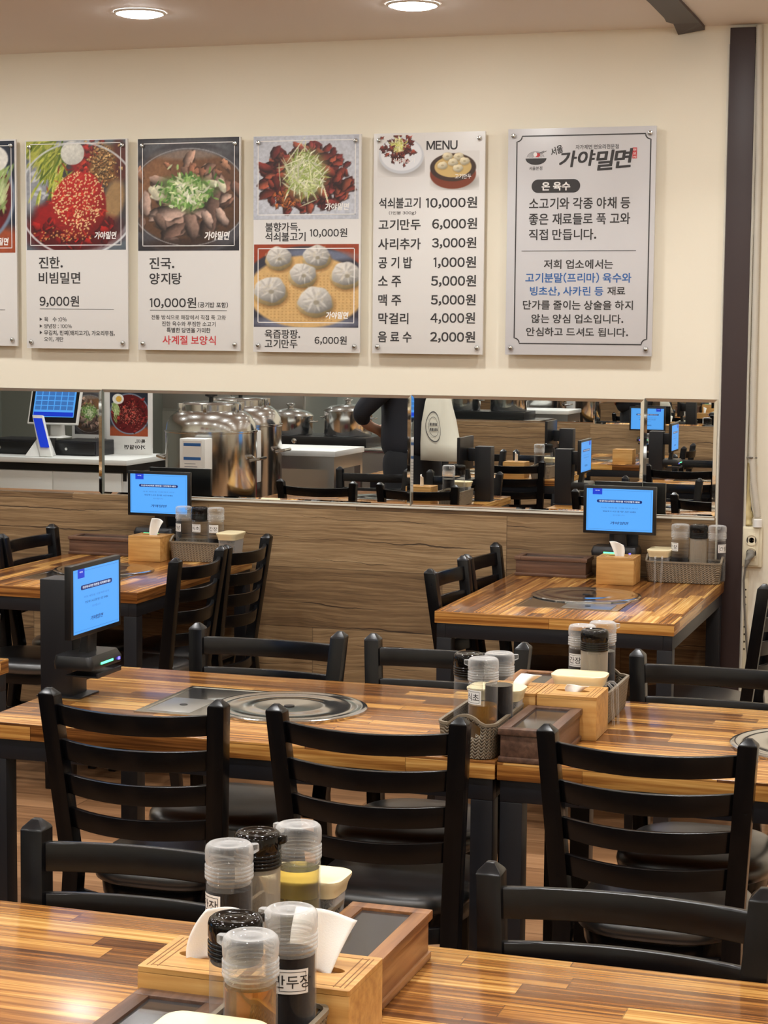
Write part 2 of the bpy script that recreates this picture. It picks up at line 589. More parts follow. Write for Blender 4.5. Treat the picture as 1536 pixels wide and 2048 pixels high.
def ribbon(mb, pts, w, y, mi=0, closed=False):
    """a flat line of width w through (x, z) points in the plane facing -y"""
    n = len(pts)
    L, Rr = [], []
    for i in range(n):
        a = pts[(i - 1) % n] if closed or i > 0 else pts[i]
        b = pts[(i + 1) % n] if closed or i < n - 1 else pts[i]
        dx, dz = b[0] - a[0], b[1] - a[1]
        l = math.hypot(dx, dz) or 1
        nx, nz = -dz / l * w / 2, dx / l * w / 2
        L.append((pts[i][0] + nx, y, pts[i][1] + nz))
        Rr.append((pts[i][0] - nx, y, pts[i][1] - nz))
    fs = [(i, (i + 1) % n, n + (i + 1) % n, n + i) for i in range(n if closed else n - 1)]
    mb.add(L + Rr, fs, mi)


def frame_line(mb, x0, x1, z0, z1, w, y, mi=0):
    for a, b, c, d in ((x0, x1, z1 - w, z1), (x0, x1, z0, z0 + w), (x0, x0 + w, z0, z1), (x1 - w, x1, z0, z1)):
        mb.poly([(a, y, c), (b, y, c), (b, y, d), (a, y, d)], mi)


def ell_pts(cx, cz, rx, rz, y, n=24, a0=0.0, a1=360.0):
    return [(cx + rx * math.cos(math.radians(a0 + (a1 - a0) * k / n)), y, cz + rz * math.sin(math.radians(a0 + (a1 - a0) * k / n))) for k in range(n + (0 if a1 - a0 == 360 else 1))]

# ------------------------------------------------------------------ the room
def slab(name, x0, x1, y0, y1, z0, z1, m):
    return struct(MB().box(x0, x1, y0, y1, z0, z1).build(name, m))

WX0, WX1, WY0 = -8.2, 2.6, -7.45
slab('floor', WX0, WX1, WY0, 0, -0.06, 0, 'floor')
slab('ceiling', WX0 - 0.1, WX1 + 0.1, WY0 - 0.1, 0.1, CEIL, CEIL + 0.08, 'ceil')
slab('wall_back', WX0, -0.98, 0, 0.1, 0, CEIL, 'wall')
slab('wall_back_plaster', -0.98, WX1, 0, 0.1, 0, CEIL, 'plaster')
slab('wall_back_panel', WX0, -1.02, -0.012, 0, 0, 0.984, 'panel')
slab('wall_left', WX0 - 0.1, WX0, WY0, 0, 0, CEIL, 'grey_tile')
slab('wall_right', WX1, WX1 + 0.1, WY0, 0, 0, CEIL, 'wall')
slab('wall_front', -4.35, WX1, WY0 - 0.1, WY0, 0, CEIL, 'wall')
slab('wall_front_kitchen', WX0, -4.35, WY0 - 0.1, WY0, 0, CEIL, 'grey_tile')
slab('wall_front_panel', -4.35, 0.4, WY0, WY0 + 0.012, 0, 0.955, 'panel')

# brown corner post with its caulk lines, and the brown strip along the ceiling
cb = MB().box(-1.022, -0.930, -0.022, -0.001, 0, CEIL - 0.012)
post = struct(cb.build('trim_1', 'darkface', bevel=0.002))
ck = MB()
rnd = random.Random(4)
for xx in (-1.026, -0.926):
    pts = [(xx + rnd.uniform(-0.0015, 0.0015), -0.012, 0.02 + 0.09 * k) for k in range(31)]
    ck.tube([p for p in pts if p[2] < CEIL - 0.02], 0.006, 6)
ck.build('caulk_line', 'caulk', post, smooth=True)
st = MB()
L = [(-1.215, -0.004), (-1.212, -0.10), (-1.207, -0.16), (-1.224, -0.21), (-1.216, -0.30), (-1.21, -0.62), (-1.21, -1.6)]
Rr = [(-1.115, -0.02), (-1.113, -0.10), (-1.112, -0.16), (-1.111, -0.21), (-1.110, -0.30), (-1.107, -0.62), (-1.105, -1.6)]
lo = [(x, y, CEIL - 0.012 - (0.016 if i == 0 else 0.0)) for i, (x, y) in enumerate(L)] + [(x, y, CEIL - 0.012 - (0.004 if i == 0 else 0)) for i, (x, y) in reversed(list(enumerate(Rr)))]
hi = [(x, y, CEIL - 0.001) for x, y in L] + [(x, y, CEIL - 0.001) for x, y in reversed(Rr)]
st.loft([lo, hi])
st.build('trim_2', 'darkface')
struct(bpy.data.objects['trim_2'])

# ------------------------------------------------------------------ mirrors along both walls
def mirror(name_label, x0, x1, z0, z1, y, face, group=None):
    """bevel-edged mirror sheet; face = -1 looks to -y, +1 to +y"""
    cx, cz = (x0 + x1) / 2, (z0 + z1) / 2
    t = thing('wall_mirror', name_label, 'mirror', (cx, y, cz), 0, group)
    b = 0.012
    yf, ye = face * 0.006, face * 0.0035
    hx, hz = (x1 - x0) / 2 - 0.001, (z1 - z0) / 2
    o = [(-hx, -hz), (hx, -hz), (hx, hz), (-hx, hz)]
    i = [(-hx + b, -hz + b), (hx - b, -hz + b), (hx - b, hz - b), (-hx + b, hz - b)]
    MB().poly([(a, yf, c) for a, c in i]).build('mirror_glass', 'mirror', t)
    e = MB()
    for k in range(4):
        j = (k + 1) % 4
        e.poly([(o[k][0], ye, o[k][1]), (o[j][0], ye, o[j][1]), (i[j][0], yf, i[j][1]), (i[k][0], yf, i[k][1])])
        e.poly([(o[k][0], 0, o[k][1]), (o[j][0], 0, o[j][1]), (o[j][0], ye, o[j][1]), (o[k][0], ye, o[k][1])])
    e.build('bevelled_edge', 'mirror_edge', t)
    MB().poly([(a, face * 0.0005, c) for a, c in o]).build('backing', 'blackplastic', t)
    return t

ms = [-4.95, -3.564, -2.229, -1.311, -1.036]
zt = [(0.984, 1.417), (0.984, 1.419), (0.984, 1.421), (0.984, 1.426)]
ml = ['leftmost frameless wall mirror showing the cash register', 'wide frameless wall mirror showing the steel urns',
      'frameless wall mirror showing the apron and side tables', 'narrow frameless wall mirror next to the brown post']
for k in range(4):
    mirror(ml[k], ms[k], ms[k + 1], zt[k][0], zt[k][1], -0.0005, -1)
for k, (a, b) in enumerate(((-4.2, -3.05), (-3.05, -1.9), (-1.9, -0.75))):
    mirror('frameless mirror on the wood-panelled wall opposite, seen only by reflection', a, b, 0.957, 1.40, WY0 + 0.0005, 1, 'mirrors on the opposite wall')

m = MB()
m.box(-3.33, -1.036, -0.0175, -0.0125, 0.976, 0.9835)  # white caulk strip, also painting in the bright reflection of the mirrors' lower bevels
struct(m.build('trim_caulk_glint', 'caulk', bevel=0.001))

# ------------------------------------------------------------------ printed food photographs (painted dot by dot into print colours)
class Canvas:
    def __init__(self, w, h, base, seed):
        self.w, self.h = w, h
        self.r = np.random.RandomState(seed)
        self.a = np.ones((h, w, 3)) * np.array(base) / 255.0
        self.X, self.Y = np.meshgrid((np.arange(w) + 0.5) / w, (np.arange(h) + 0.5) / w)
        self.H = h / w

    def noise(self, n, amp=1.0):
        out = np.zeros((self.h, self.w))
        for k in range(3):
            m = n * 2 ** k
            g = self.r.rand(m + 2, m + 2)
            xi = self.X * m
            yi = self.Y / max(self.H, 1) * m
            x0, y0 = xi.astype(int).clip(0, m), yi.astype(int).clip(0, m)
            fx, fy = xi - x0, yi - y0
            fx, fy = fx * fx * (3 - 2 * fx), fy * fy * (3 - 2 * fy)
            out += (g[y0, x0] * (1 - fx) * (1 - fy) + g[y0, x0 + 1] * fx * (1 - fy) + g[y0 + 1, x0] * (1 - fx) * fy + g[y0 + 1, x0 + 1] * fx * fy) / 2 ** k
        return (out / 1.75 - 0.5) * amp

    def ell(self, cx, cy, rx, ry, col, ang=0.0, alpha=1.0, soft=0.12, rough=0.0, shade=0.0, ring=None):
        m = max(rx, ry) * 1.5 + 0.01
        i0, i1 = max(0, int((cx - m) * self.w)), min(self.w, int((cx + m) * self.w) + 1)
        j0, j1 = max(0, int((cy - m) * self.w)), min(self.h, int((cy + m) * self.w) + 1)
        if i0 >= i1 or j0 >= j1:
            return
        X, Y = self.X[j0:j1, i0:i1] - cx, self.Y[j0:j1, i0:i1] - cy
        c, s = math.cos(ang), math.sin(ang)
        U, V = (X * c + Y * s) / rx, (-X * s + Y * c) / ry
        d = np.sqrt(U * U + V * V)
        if rough:
            th = np.arctan2(V, U)
            ph = self.r.rand(4) * 6.3
            d = d * (1 + rough * (np.sin(3 * th + ph[0]) + 0.6 * np.sin(5 * th + ph[1]) + 0.5 * np.sin(8 * th + ph[2])))
        k = np.clip((1 - d) / soft + 0.5, 0, 1)
        if ring:
            k = np.clip((ring - np.abs(d - 1)) / (ring * 0.5), 0, 1)
        k = (k * alpha)[..., None]
        cc = np.array(col) / 255.0
        cc = cc * (1 + shade * (-0.5 * V - 0.25 * U - 0.3 * d))[..., None]
        self.a[j0:j1, i0:i1] = self.a[j0:j1, i0:i1] * (1 - k) + np.clip(cc, 0, 1) * k

    def strokes(self, n, cx, cy, sx, sy, ln, wd, cols, ang=None, jit=0.6, alpha=0.9):
        for _ in range(n):
            x, y = cx + self.r.randn() * sx, cy + self.r.randn() * sy
            a = (self.r.rand() * PI if ang is None else ang + self.r.randn() * jit)
            c = np.array(cols[self.r.randint(len(cols))]) * self.r.uniform(0.85, 1.12)
            self.ell(x, y, ln * self.r.uniform(0.6, 1.2), wd * self.r.uniform(0.7, 1.2), np.clip(c, 0, 255), a, alpha, 0.3)

    def blobs(self, n, fn, size, cols, rough=0.12, shade=0.5, asp=0.65):
        for _ in range(n):
            x, y = fn(self.r)
            c = np.array(cols[self.r.randint(len(cols))]) * self.r.uniform(0.8, 1.2)
            s = size * self.r.uniform(0.7, 1.3)
            a = self.r.rand() * PI
            self.ell(x + 0.006, y + 0.012, s, s * asp, np.array(cols[0]) * 0.35, a, 0.7, 0.3, rough)
            self.ell(x, y, s, s * asp, np.clip(c, 0, 255), a, 1, 0.15, rough, shade)

    def grain(self, amp=0.05, n=40):
        self.a = np.clip(self.a * (1 + self.noise(n, amp * 2))[..., None], 0, 1)

    def put(self, name, x0, x1, z0, z1, y, parent, o):
        w, h = self.w, self.h
        gx, gz = np.meshgrid(np.linspace(x0, x1, w), np.linspace(z1, z0, h))
        vs = np.stack([gx - o[0], np.full_like(gx, y - o[1]), gz - o[2]], -1).reshape(-1, 3)
        idx = np.arange(w * h).reshape(h, w)
        fs = np.stack([idx[1:, :-1], idx[1:, 1:], idx[:-1, 1:], idx[:-1, :-1]], -1).reshape(-1, 4)
        me = bpy.data.meshes.new(name)
        me.from_pydata(vs.tolist(), [], fs.tolist())
        at = me.color_attributes.new('print', 'FLOAT_COLOR', 'POINT')
        a = self.a.reshape(-1, 3)
        lin = np.where(a <= 0.04045, a / 12.92, ((a + 0.055) / 1.055) ** 2.4)
        at.data.foreach_set('color', np.concatenate([lin, np.ones((len(lin), 1))], 1).astype(np.float32).ravel())
        me.materials.append(M['print'])
        ob = bpy.data.objects.new(name, me)
        COL.objects.link(ob)
        ob.parent = parent
        return ob


def paint_spicy_noodles(w=150, h=168, seed=1):
    c = Canvas(w, h, (92, 100, 108), seed)
    c.ell(0.52, 0.58, 0.62, 0.60, (150, 156, 160), soft=0.03)
    c.ell(0.52, 0.58, 0.56, 0.54, (66, 62, 64), soft=0.04)
    c.ell(0.10, 0.45, 0.14, 0.28, (170, 176, 184), 0.3, 0.8, 0.6)
    for k in range(14):
        c.ell(0.06 + 0.16 * c.r.rand(), 0.28 + 0.3 * c.r.rand(), 0.03, 0.015, (212, 216, 220), c.r.rand() * 3, 0.7, 0.6)
    c.ell(0.12, 0.10, 0.16, 0.14, (176, 180, 74), 0.4, 1, 0.3, 0.1)
    c.strokes(120, 0.27, 0.30, 0.075, 0.13, 0.10, 0.012, [(178, 186, 62), (146, 160, 48), (206, 208, 108), (94, 120, 34)], 1.9, 0.25)
    c.strokes(40, 0.15, 0.12, 0.08, 0.06, 0.09, 0.012, [(186, 190, 80), (120, 138, 44)], 2.4, 0.3)
    c.ell(0.62, 0.30, 0.16, 0.22, (150, 30, 26), 0, 1, 0.3, 0.1)
    c.blobs(60, lambda r: (0.62 + r.randn() * 0.07, 0.24 + r.randn() * 0.10), 0.03, [(176, 40, 32), (140, 24, 24), (196, 62, 40)])
    c.ell(0.93, 0.24, 0.16, 0.20, (92, 44, 34), 0, 1, 0.4, 0.1)
    c.ell(0.78, 0.26, 0.13, 0.20, (128, 86, 44), 0.2, 1, 0.3, 0.1)
    c.blobs(220, lambda r: (0.77 + r.randn() * 0.06, 0.25 + r.randn() * 0.10), 0.014, [(186, 140, 84), (150, 104, 58), (212, 172, 112)])
    c.ell(0.88, 0.62, 0.10, 0.22, (176, 140, 92), 0.2, 0.9, 0.4)
    c.ell(0.44, 0.92, 0.48, 0.22, (84, 14, 14), 0, 1, 0.4, 0.05)
    c.ell(0.30, 0.80, 0.22, 0.18, (150, 20, 20), 0.3, 1, 0.4, 0.08)
    c.blobs(70, lambda r: (0.45 + r.randn() * 0.22, 0.93 + r.randn() * 0.07), 0.04, [(120, 18, 18), (90, 12, 14), (160, 30, 24)])
    c.ell(0.53, 0.66, 0.275, 0.335, (178, 32, 28), 0.15, 1, 0.06, 0.02, 0.45)
    c.strokes(160, 0.52, 0.66, 0.13, 0.16, 0.05, 0.008, [(200, 44, 34), (160, 24, 22), (214, 66, 44)], None, 0.6, 0.6)
    for _ in range(330):
        a, d = c.r.rand() * 6.28, math.sqrt(c.r.rand())
        x, y = 0.53 + 0.26 * d * math.cos(a), 0.62 + 0.30 * d * math.sin(a)
        c.ell(x, y, 0.011, 0.006, (240, 206, 150), c.r.rand() * 3.1, 0.95, 0.5)
    for _ in range(60):
        c.ell(0.40 + c.r.randn() * 0.16, 0.97 + c.r.randn() * 0.03, 0.010, 0.006, (214, 160, 96), c.r.rand() * 3.1, 0.9, 0.5)
    c.ell(0.47, 0.13, 0.118, 0.122, (226, 226, 216), 0, 1, 0.06, 0.01, 0.15)
    c.ell(0.52, 0.60, 0.60, 0.575, (214, 218, 220), 0, 0.85, 0.1, ring=0.022)
    c.grain(0.10, 50)
    return c


def paint_beef_soup(w=150, h=166, seed=2):
    c = Canvas(w, h, (44, 42, 46), seed)
    c.ell(0.5, 0.10, 0.5, 0.10, (110, 112, 116), 0, 0.8, 0.6)
    c.ell(0.5, 0.60, 0.66, 0.56, (74, 72, 76), soft=0.05)
    c.ell(0.5, 0.58, 0.58, 0.46, (116, 82, 58), soft=0.05, shade=0.4)
    c.ell(0.16, 0.40, 0.12, 0.22, (146, 104, 70), 0.3, 0.7, 0.7)
    c.ell(0.5, 0.16, 0.34, 0.05, (150, 150, 150), 0, 0.5, 0.7)
    c.blobs(46, lambda r: (0.52 + r.randn() * 0.20, 0.55 + r.randn() * 0.14), 0.10, [(150, 116, 98), (172, 140, 122), (128, 94, 78), (188, 158, 140)], 0.08, 0.8, 0.5)
    c.blobs(26, lambda r: (0.45 + r.randn() * 0.25, 0.82 + r.randn() * 0.07), 0.11, [(150, 122, 108), (176, 150, 136), (120, 94, 82)], 0.10, 0.9, 0.5)
    c.ell(0.42, 1.04, 0.34, 0.06, (58, 42, 36), 0, 0.8, 0.6)
    c.blobs(10, lambda r: (0.5 + r.randn() * 0.2, 0.36 + r.randn() * 0.05), 0.05, [(176, 120, 92), (190, 140, 110)], 0.2, 0.6)
    for x, y, a in ((0.22, 0.50, 0.4), (0.20, 0.57, 0.1), (0.74, 0.45, 0.2), (0.83, 0.47, 1.2), (0.16, 0.53, 0.9)):
        c.ell(x, y, 0.075, 0.035, (222, 218, 190), a, 1, 0.2, 0.04, 0.3)
    c.ell(0.49, 0.53, 0.24, 0.16, (104, 132, 76), 0, 1, 0.5, 0.1)
    c.strokes(420, 0.49, 0.53, 0.105, 0.075, 0.032, 0.011, [(110, 158, 72), (160, 196, 116), (74, 122, 52), (206, 218, 168), (132, 176, 92)])
    c.strokes(46, 0.49, 0.53, 0.09, 0.07, 0.045, 0.010, [(218, 226, 176), (230, 232, 206)])
    c.ell(0.5, 0.58, 0.585, 0.475, (178, 178, 178), 0, 0.6, 0.1, ring=0.014)
    c.grain(0.12, 50)
    return c


def paint_grilled_meat(w=160, h=128, seed=3):
    c = Canvas(w, h, (176, 180, 190), seed)
    c.ell(0.5, 0.4, 0.7, 0.5, (196, 200, 208), soft=0.5)
    def ringp(r):
        a, d = r.rand() * 6.28, r.uniform(0.45, 1.0)
        return 0.5 + 0.43 * d * math.cos(a), 0.40 + 0.34 * d * math.sin(a)
    c.blobs(190, ringp, 0.058, [(112, 44, 36), (136, 58, 44), (88, 32, 30), (150, 76, 54), (124, 50, 46)], 0.09, 0.9, 0.55)
    c.blobs(34, lambda r: (0.30 + r.randn() * 0.06, 0.60 + r.randn() * 0.05), 0.02, [(160, 84, 40), (180, 104, 54)], 0.2, 0.6)
    c.ell(0.5, 0.37, 0.19, 0.22, (150, 160, 92), 0.1, 0.9, 0.6)
    c.strokes(230, 0.50, 0.36, 0.075, 0.095, 0.085, 0.0065, [(206, 212, 156), (176, 192, 110), (226, 228, 190), (144, 168, 78), (232, 232, 204)])
    c.strokes(16, 0.42, 0.30, 0.10, 0.06, 0.14, 0.006, [(226, 226, 196), (210, 214, 170)], 1.9, 0.5)
    c.grain(0.10, 50)
    return c


def paint_dumplings(w=160, h=126, seed=4):
    c = Canvas(w, h, (150, 62, 34), seed)
    c.ell(0.5, 0.50, 0.66, 0.48, (54, 52, 62), soft=0.04)
    c.ell(0.62, 0.10, 0.34, 0.05, (120, 128, 150), 0.06, 0.8, 0.6)
    c.ell(0.5, 0.74, 0.52, 0.06, (150, 156, 176), 0, 0.6, 0.6)
    c.ell(0.5, 0.45, 0.56, 0.34, (206, 168, 110), soft=0.06)
    for k in range(26):
        for j in range(16):
            x, y = 0.06 + k * 0.036, 0.30 + j * 0.028
            if ((x - 0.5) / 0.52) ** 2 + ((y - 0.45) / 0.32) ** 2 < 1:
                c.ell(x, y, 0.008, 0.006, (160, 118, 66), 0.5, 0.5, 0.6)
    for x, y, s in ((0.24, 0.12, 0.13), (0.60, 0.11, 0.135), (0.47, 0.28, 0.135), (0.88, 0.28, 0.15), (0.16, 0.43, 0.165), (0.59, 0.53, 0.175)):
        c.ell(x + 0.01, y + 0.05, s, s * 0.75, (120, 84, 46), 0, 0.7, 0.3)
        c.ell(x, y + 0.035, s, s * 0.72, (198, 172, 120), 0, 1, 0.08, 0.02, 0.5)
        c.ell(x, y, s * 0.92, s * 0.72, (198, 194, 186), 0, 1, 0.1, 0.04, 0.5)
        for k in range(17):
            a = k * 6.28 / 17 + c.r.rand() * 0.35
            q = c.r.uniform(0.40, 0.60)
            c.ell(x + s * q * math.cos(a), y + s * q * 0.74 * math.sin(a) - 0.008, s * c.r.uniform(0.20, 0.34), s * c.r.uniform(0.045, 0.08), (222, 218, 210) if k % 2 else (168, 163, 156), math.atan2(0.74 * math.sin(a), math.cos(a)) + c.r.uniform(-0.35, 0.35), 0.55, 0.8)
        for k in range(10):
            c.ell(x + s * c.r.randn() * 0.4, y + s * c.r.randn() * 0.28, s * 0.14, s * 0.05, (206, 196, 172), c.r.rand() * 3, 0.4, 0.8)
        c.ell(x + 0.01, y + 0.02, s * 0.16, s * 0.12, (140, 132, 112), 0, 0.8, 0.6)
    c.grain(0.06, 50)
    return c


def paint_plate(w=96, h=84, seed=5):
    c = Canvas(w, h, (222, 220, 216), seed)
    c.ell(0.52, 0.60, 0.46, 0.24, (120, 116, 112), 0.05, 0.6, 0.6)
    c.ell(0.50, 0.42, 0.47, 0.38, (202, 206, 210), 0.08, 1, 0.05)
    c.ell(0.50, 0.40, 0.43, 0.34, (228, 230, 232), 0.08, 1, 0.06)
    c.blobs(120, lambda r: (0.44 + r.randn() * 0.13, 0.28 + r.randn() * 0.12), 0.045, [(120, 48, 38), (146, 64, 46), (96, 36, 32)], 0.2, 0.7)
    c.strokes(90, 0.46, 0.22, 0.06, 0.07, 0.06, 0.011, [(206, 204, 120), (226, 222, 170), (176, 180, 84)])
    return c


def paint_steamer(w=96, h=76, seed=6):
    c = Canvas(w, h, (222, 220, 216), seed)
    c.ell(0.54, 0.62, 0.44, 0.16, (130, 124, 118), 0, 0.7, 0.6)
    c.ell(0.47, 0.46, 0.46, 0.30, (120, 54, 30), 0, 1, 0.05)
    c.ell(0.47, 0.33, 0.46, 0.28, (62, 44, 34), 0, 1, 0.05)
    c.ell(0.47, 0.32, 0.37, 0.21, (206, 176, 112), 0, 1, 0.06)
    for x, y in ((0.36, 0.12), (0.58, 0.13), (0.26, 0.30), (0.47, 0.24), (0.70, 0.22), (0.57, 0.36)):
        c.ell(x, y, 0.11, 0.085, (176, 146, 92), 0, 0.8, 0.3)
        c.ell(x, y - 0.01, 0.10, 0.075, (222, 212, 180), 0, 1, 0.15, 0.05, 0.4)
        c.ell(x, y - 0.01, 0.03, 0.02, (170, 156, 120), 0, 0.8, 0.6)
    return c


def paint_red_bowl(w=120, h=134, seed=7):
    c = Canvas(w, h, (38, 44, 58), seed)
    c.ell(0.5, 1.02, 0.7, 0.2, (156, 74, 44), 0, 1, 0.4)
    c.ell(0.48, 0.55, 0.52, 0.52, (120, 132, 150), soft=0.04)
    c.ell(0.48, 0.55, 0.485, 0.485, (96, 22, 26), soft=0.04)
    c.blobs(120, lambda r: (0.46 + r.randn() * 0.18, 0.56 + r.randn() * 0.18), 0.05, [(112, 24, 28), (146, 40, 40), (84, 16, 22), (170, 64, 56)], 0.2, 0.6)
    for _ in range(150):
        c.ell(0.45 + c.r.randn() * 0.14, 0.56 + c.r.randn() * 0.14, 0.011, 0.007, (222, 150, 130), c.r.rand() * 3, 0.8, 0.5)
    c.strokes(50, 0.84, 0.46, 0.04, 0.10, 0.10, 0.016, [(150, 176, 104), (190, 204, 150)], 1.9, 0.3)
    c.ell(0.78, 0.18, 0.15, 0.13, (236, 234, 226), 0, 1, 0.08)
    c.ell(0.76, 0.18, 0.075, 0.075, (226, 176, 72), 0, 1, 0.12)
    c.grain(0.08, 40)
    return c


# ------------------------------------------------------------------ sign boards on the wall
TABLE = {
 'bibim': [
   ('진한.', -3.831, -3.723, 1.913, 1.959),
   ('비빔밀면', -3.832, -3.644, 1.85, 1.896),
   ('9,000원', -3.829, -3.65, 1.755, 1.8),
   ('▶', -3.83, -3.818, 1.697, 1.711),
   ('육   수 :0%', -3.809, -3.706, 1.694, 1.713),
   ('▶', -3.83, -3.819, 1.669, 1.683),
   ('양념장 : 100%', -3.81, -3.683, 1.667, 1.685),
   ('▶', -3.83, -3.819, 1.642, 1.657),
   ('무김치, 민찌(돼지고기), 가오리무침,', -3.81, -3.489, 1.638, 1.659),
   ('오이, 계란', -3.81, -3.722, 1.612, 1.632),
 ],
 'bibim_g': [
   ('photo', -3.886, -3.437, 1.987, 2.429),
   ('frame', -3.87, -3.457, 2.005, 2.418),
   ('rule', -3.829, -3.492, 1.746, 1.748),
   ('logo', -3.578, -3.483, 2.031, 2.06),
 ],
 'soup': [
   ('진국.', -3.332, -3.224, 1.909, 1.955),
   ('양지탕', -3.332, -3.192, 1.848, 1.893),
   ('10,000원', -3.331, -3.128, 1.752, 1.795),
   ('(공기밥 포함)', -3.12, -2.99, 1.755, 1.777),
   ('전통 방식으로 매장에서 직접 푹 고와', -3.325, -2.999, 1.706, 1.725),
   ('진한 육수와 푸짐한 소고기', -3.278, -3.043, 1.68, 1.699),
   ('특별한 당면을 가미한', -3.257, -3.066, 1.654, 1.674),
 ],
 'soup_red': [
   ('사계절 보양식', -3.275, -3.043, 1.607, 1.642),
 ],
 'soup_g': [
   ('photo', -3.382, -2.942, 1.982, 2.428),
   ('frame', -3.363, -2.961, 2.0, 2.41),
   ('rule', -3.331, -2.994, 1.743, 1.745),
   ('logo', -3.092, -2.987, 2.025, 2.057),
 ],
 'grill': [
   ('불향가득.', -2.83, -2.684, 2.055, 2.09),
   ('석쇠불고기', -2.83, -2.661, 2.017, 2.052),
   ('10,000원', -2.642, -2.488, 2.031, 2.066),
   ('육즙팡팡.', -2.831, -2.682, 1.635, 1.67),
   ('고기만두', -2.831, -2.693, 1.597, 1.631),
   ('6,000원', -2.62, -2.487, 1.613, 1.646),
 ],
 'grill_g': [
   ('photo', -2.881, -2.441, 2.102, 2.426),
   ('frame', -2.863, -2.454, 2.119, 2.409),
   ('photo2', -2.878, -2.439, 1.68, 2.005),
   ('frame2', -2.862, -2.456, 1.697, 1.99),
   ('logo', -2.581, -2.484, 2.137, 2.163),
   ('logo2', -2.575, -2.484, 1.715, 1.741),
 ],
 'menu': [
   ('MENU', -2.167, -2.045, 2.361, 2.394),
   ('석쇠불고기', -2.357, -2.19, 2.141, 2.181),
   ('10,000원', -2.167, -1.965, 2.138, 2.181),
   ('(1인분 300g)', -2.317, -2.207, 2.114, 2.13),
   ('고기만두', -2.358, -2.189, 2.058, 2.098),
   ('6,000원', -2.141, -1.964, 2.058, 2.101),
   ('사리추가', -2.359, -2.188, 1.983, 2.025),
   ('3,000원', -2.141, -1.966, 1.986, 2.028),
   ('공 기 밥', -2.358, -2.222, 1.911, 1.954),
   ('1,000원', -2.134, -1.966, 1.911, 1.955),
   ('소 주', -2.358, -2.266, 1.839, 1.881),
   ('5,000원', -2.143, -1.965, 1.84, 1.884),
   ('맥 주', -2.357, -2.265, 1.767, 1.809),
   ('5,000원', -2.143, -1.966, 1.768, 1.811),
   ('막걸리', -2.356, -2.235, 1.696, 1.738),
   ('4,000원', -2.144, -1.967, 1.698, 1.742),
   ('음 료 수', -2.357, -2.221, 1.625, 1.666),
   ('2,000원', -2.144, -1.966, 1.626, 1.669),
 ],
 'menu_w': [
   ('석쇠불고기', -2.302, -2.215, 2.313, 2.332),
   ('고기만두', -2.053, -1.989, 2.25, 2.268),
 ],
 'menu_g': [
   ('plate', -2.365, -2.174, 2.26, 2.419),
   ('steamer', -2.154, -1.957, 2.207, 2.355),
 ],
 'notice': [
   ('자가제면 면요리전문점', -1.585, -1.422, 2.351, 2.368),
   ('서울본점', -1.762, -1.712, 2.277, 2.291),
   ('소고기와 각종 야채 등', -1.76, -1.375, 2.131, 2.173),
   ('좋은 재료들로 푹 고와', -1.76, -1.374, 2.073, 2.115),
   ('직접 만듭니다.', -1.759, -1.501, 2.016, 2.056),
   ('저희 업소에서는', -1.699, -1.435, 1.908, 1.942),
   ('재료', -1.454, -1.387, 1.81, 1.841),
   ('단가를 줄이는 상술을 하지', -1.778, -1.357, 1.755, 1.789),
   ('않는 양심 업소입니다.', -1.744, -1.392, 1.704, 1.737),
   ('안심하고 드셔도 됩니다.', -1.764, -1.373, 1.655, 1.687),
 ],
 'notice_blue': [
   ('고기분말(프리마) 육수와', -1.77, -1.365, 1.856, 1.893),
   ('빙초산, 사카린 등', -1.751, -1.47, 1.807, 1.841),
 ],
 'notice_white': [
   ('온 육수', -1.712, -1.604, 2.201, 2.231),
 ],
 'notice_g': [
   ('border', -1.811, -1.302, 1.626, 2.404),
   ('pill', -1.752, -1.565, 2.192, 2.242),
   ('rule', -1.787, -1.349, 1.974, 1.976),
   ('seal', -1.37, -1.353, 2.314, 2.354),
   ('bowl', -1.777, -1.696, 2.299, 2.349),
   ('logo', -1.653, -1.376, 2.274, 2.348),
   ('seoul', -1.682, -1.635, 2.334, 2.363),
 ],
}
YB, YF = -0.022, -0.034

def board(name, label, cat, x0, x1, z0, z1, m='board', head='steel'):
    cx, cz = (x0 + x1) / 2, (z0 + z1) / 2
    t = thing(name, label, cat, (cx, 0, cz))
    o = (cx, 0, cz)
    MB().box(x0, x1, YF, YB, z0, z1).build('board', m, t, o, bevel=0.0012)
    for sx in (x0 + 0.022, x1 - 0.022):
        for sz in (z0 + 0.026, z1 - 0.026):
            s = MB()
            s.lathe([(0.0095, 0), (0.0095, 0.004), (0.0075, 0.0075), (0.003, 0.009)], 0, 0, 16)
            s.lathe([(0.005, -0.036), (0.005, 0.001)], 0, 0, 10)
            s.v = [(sx + a, YF - 0.0012 - c, sz + b) for a, b, c in s.v]
            s.build('standoff_screw', head, t, o, smooth=True)
    return t, o

def write(t, o, key, mat, name, bold=0.0115, dy=0.0006, scale=1.0):
    for s, x0, x1, z0, z1 in TABLE[key]:
        mb = MB()
        bb = bold * (1.35 if (z1 - z0) > 0.02 else 0.6)
        put_text(mb, s, x0, x1, z0, z1, YF - dy, bb if '4' not in s else min(bb, 0.016))
        mb.build(name, mat, t, o)

def gget(key):
    return {s: r for s, *r in TABLE[key]}

LOGO = '가야밀면'

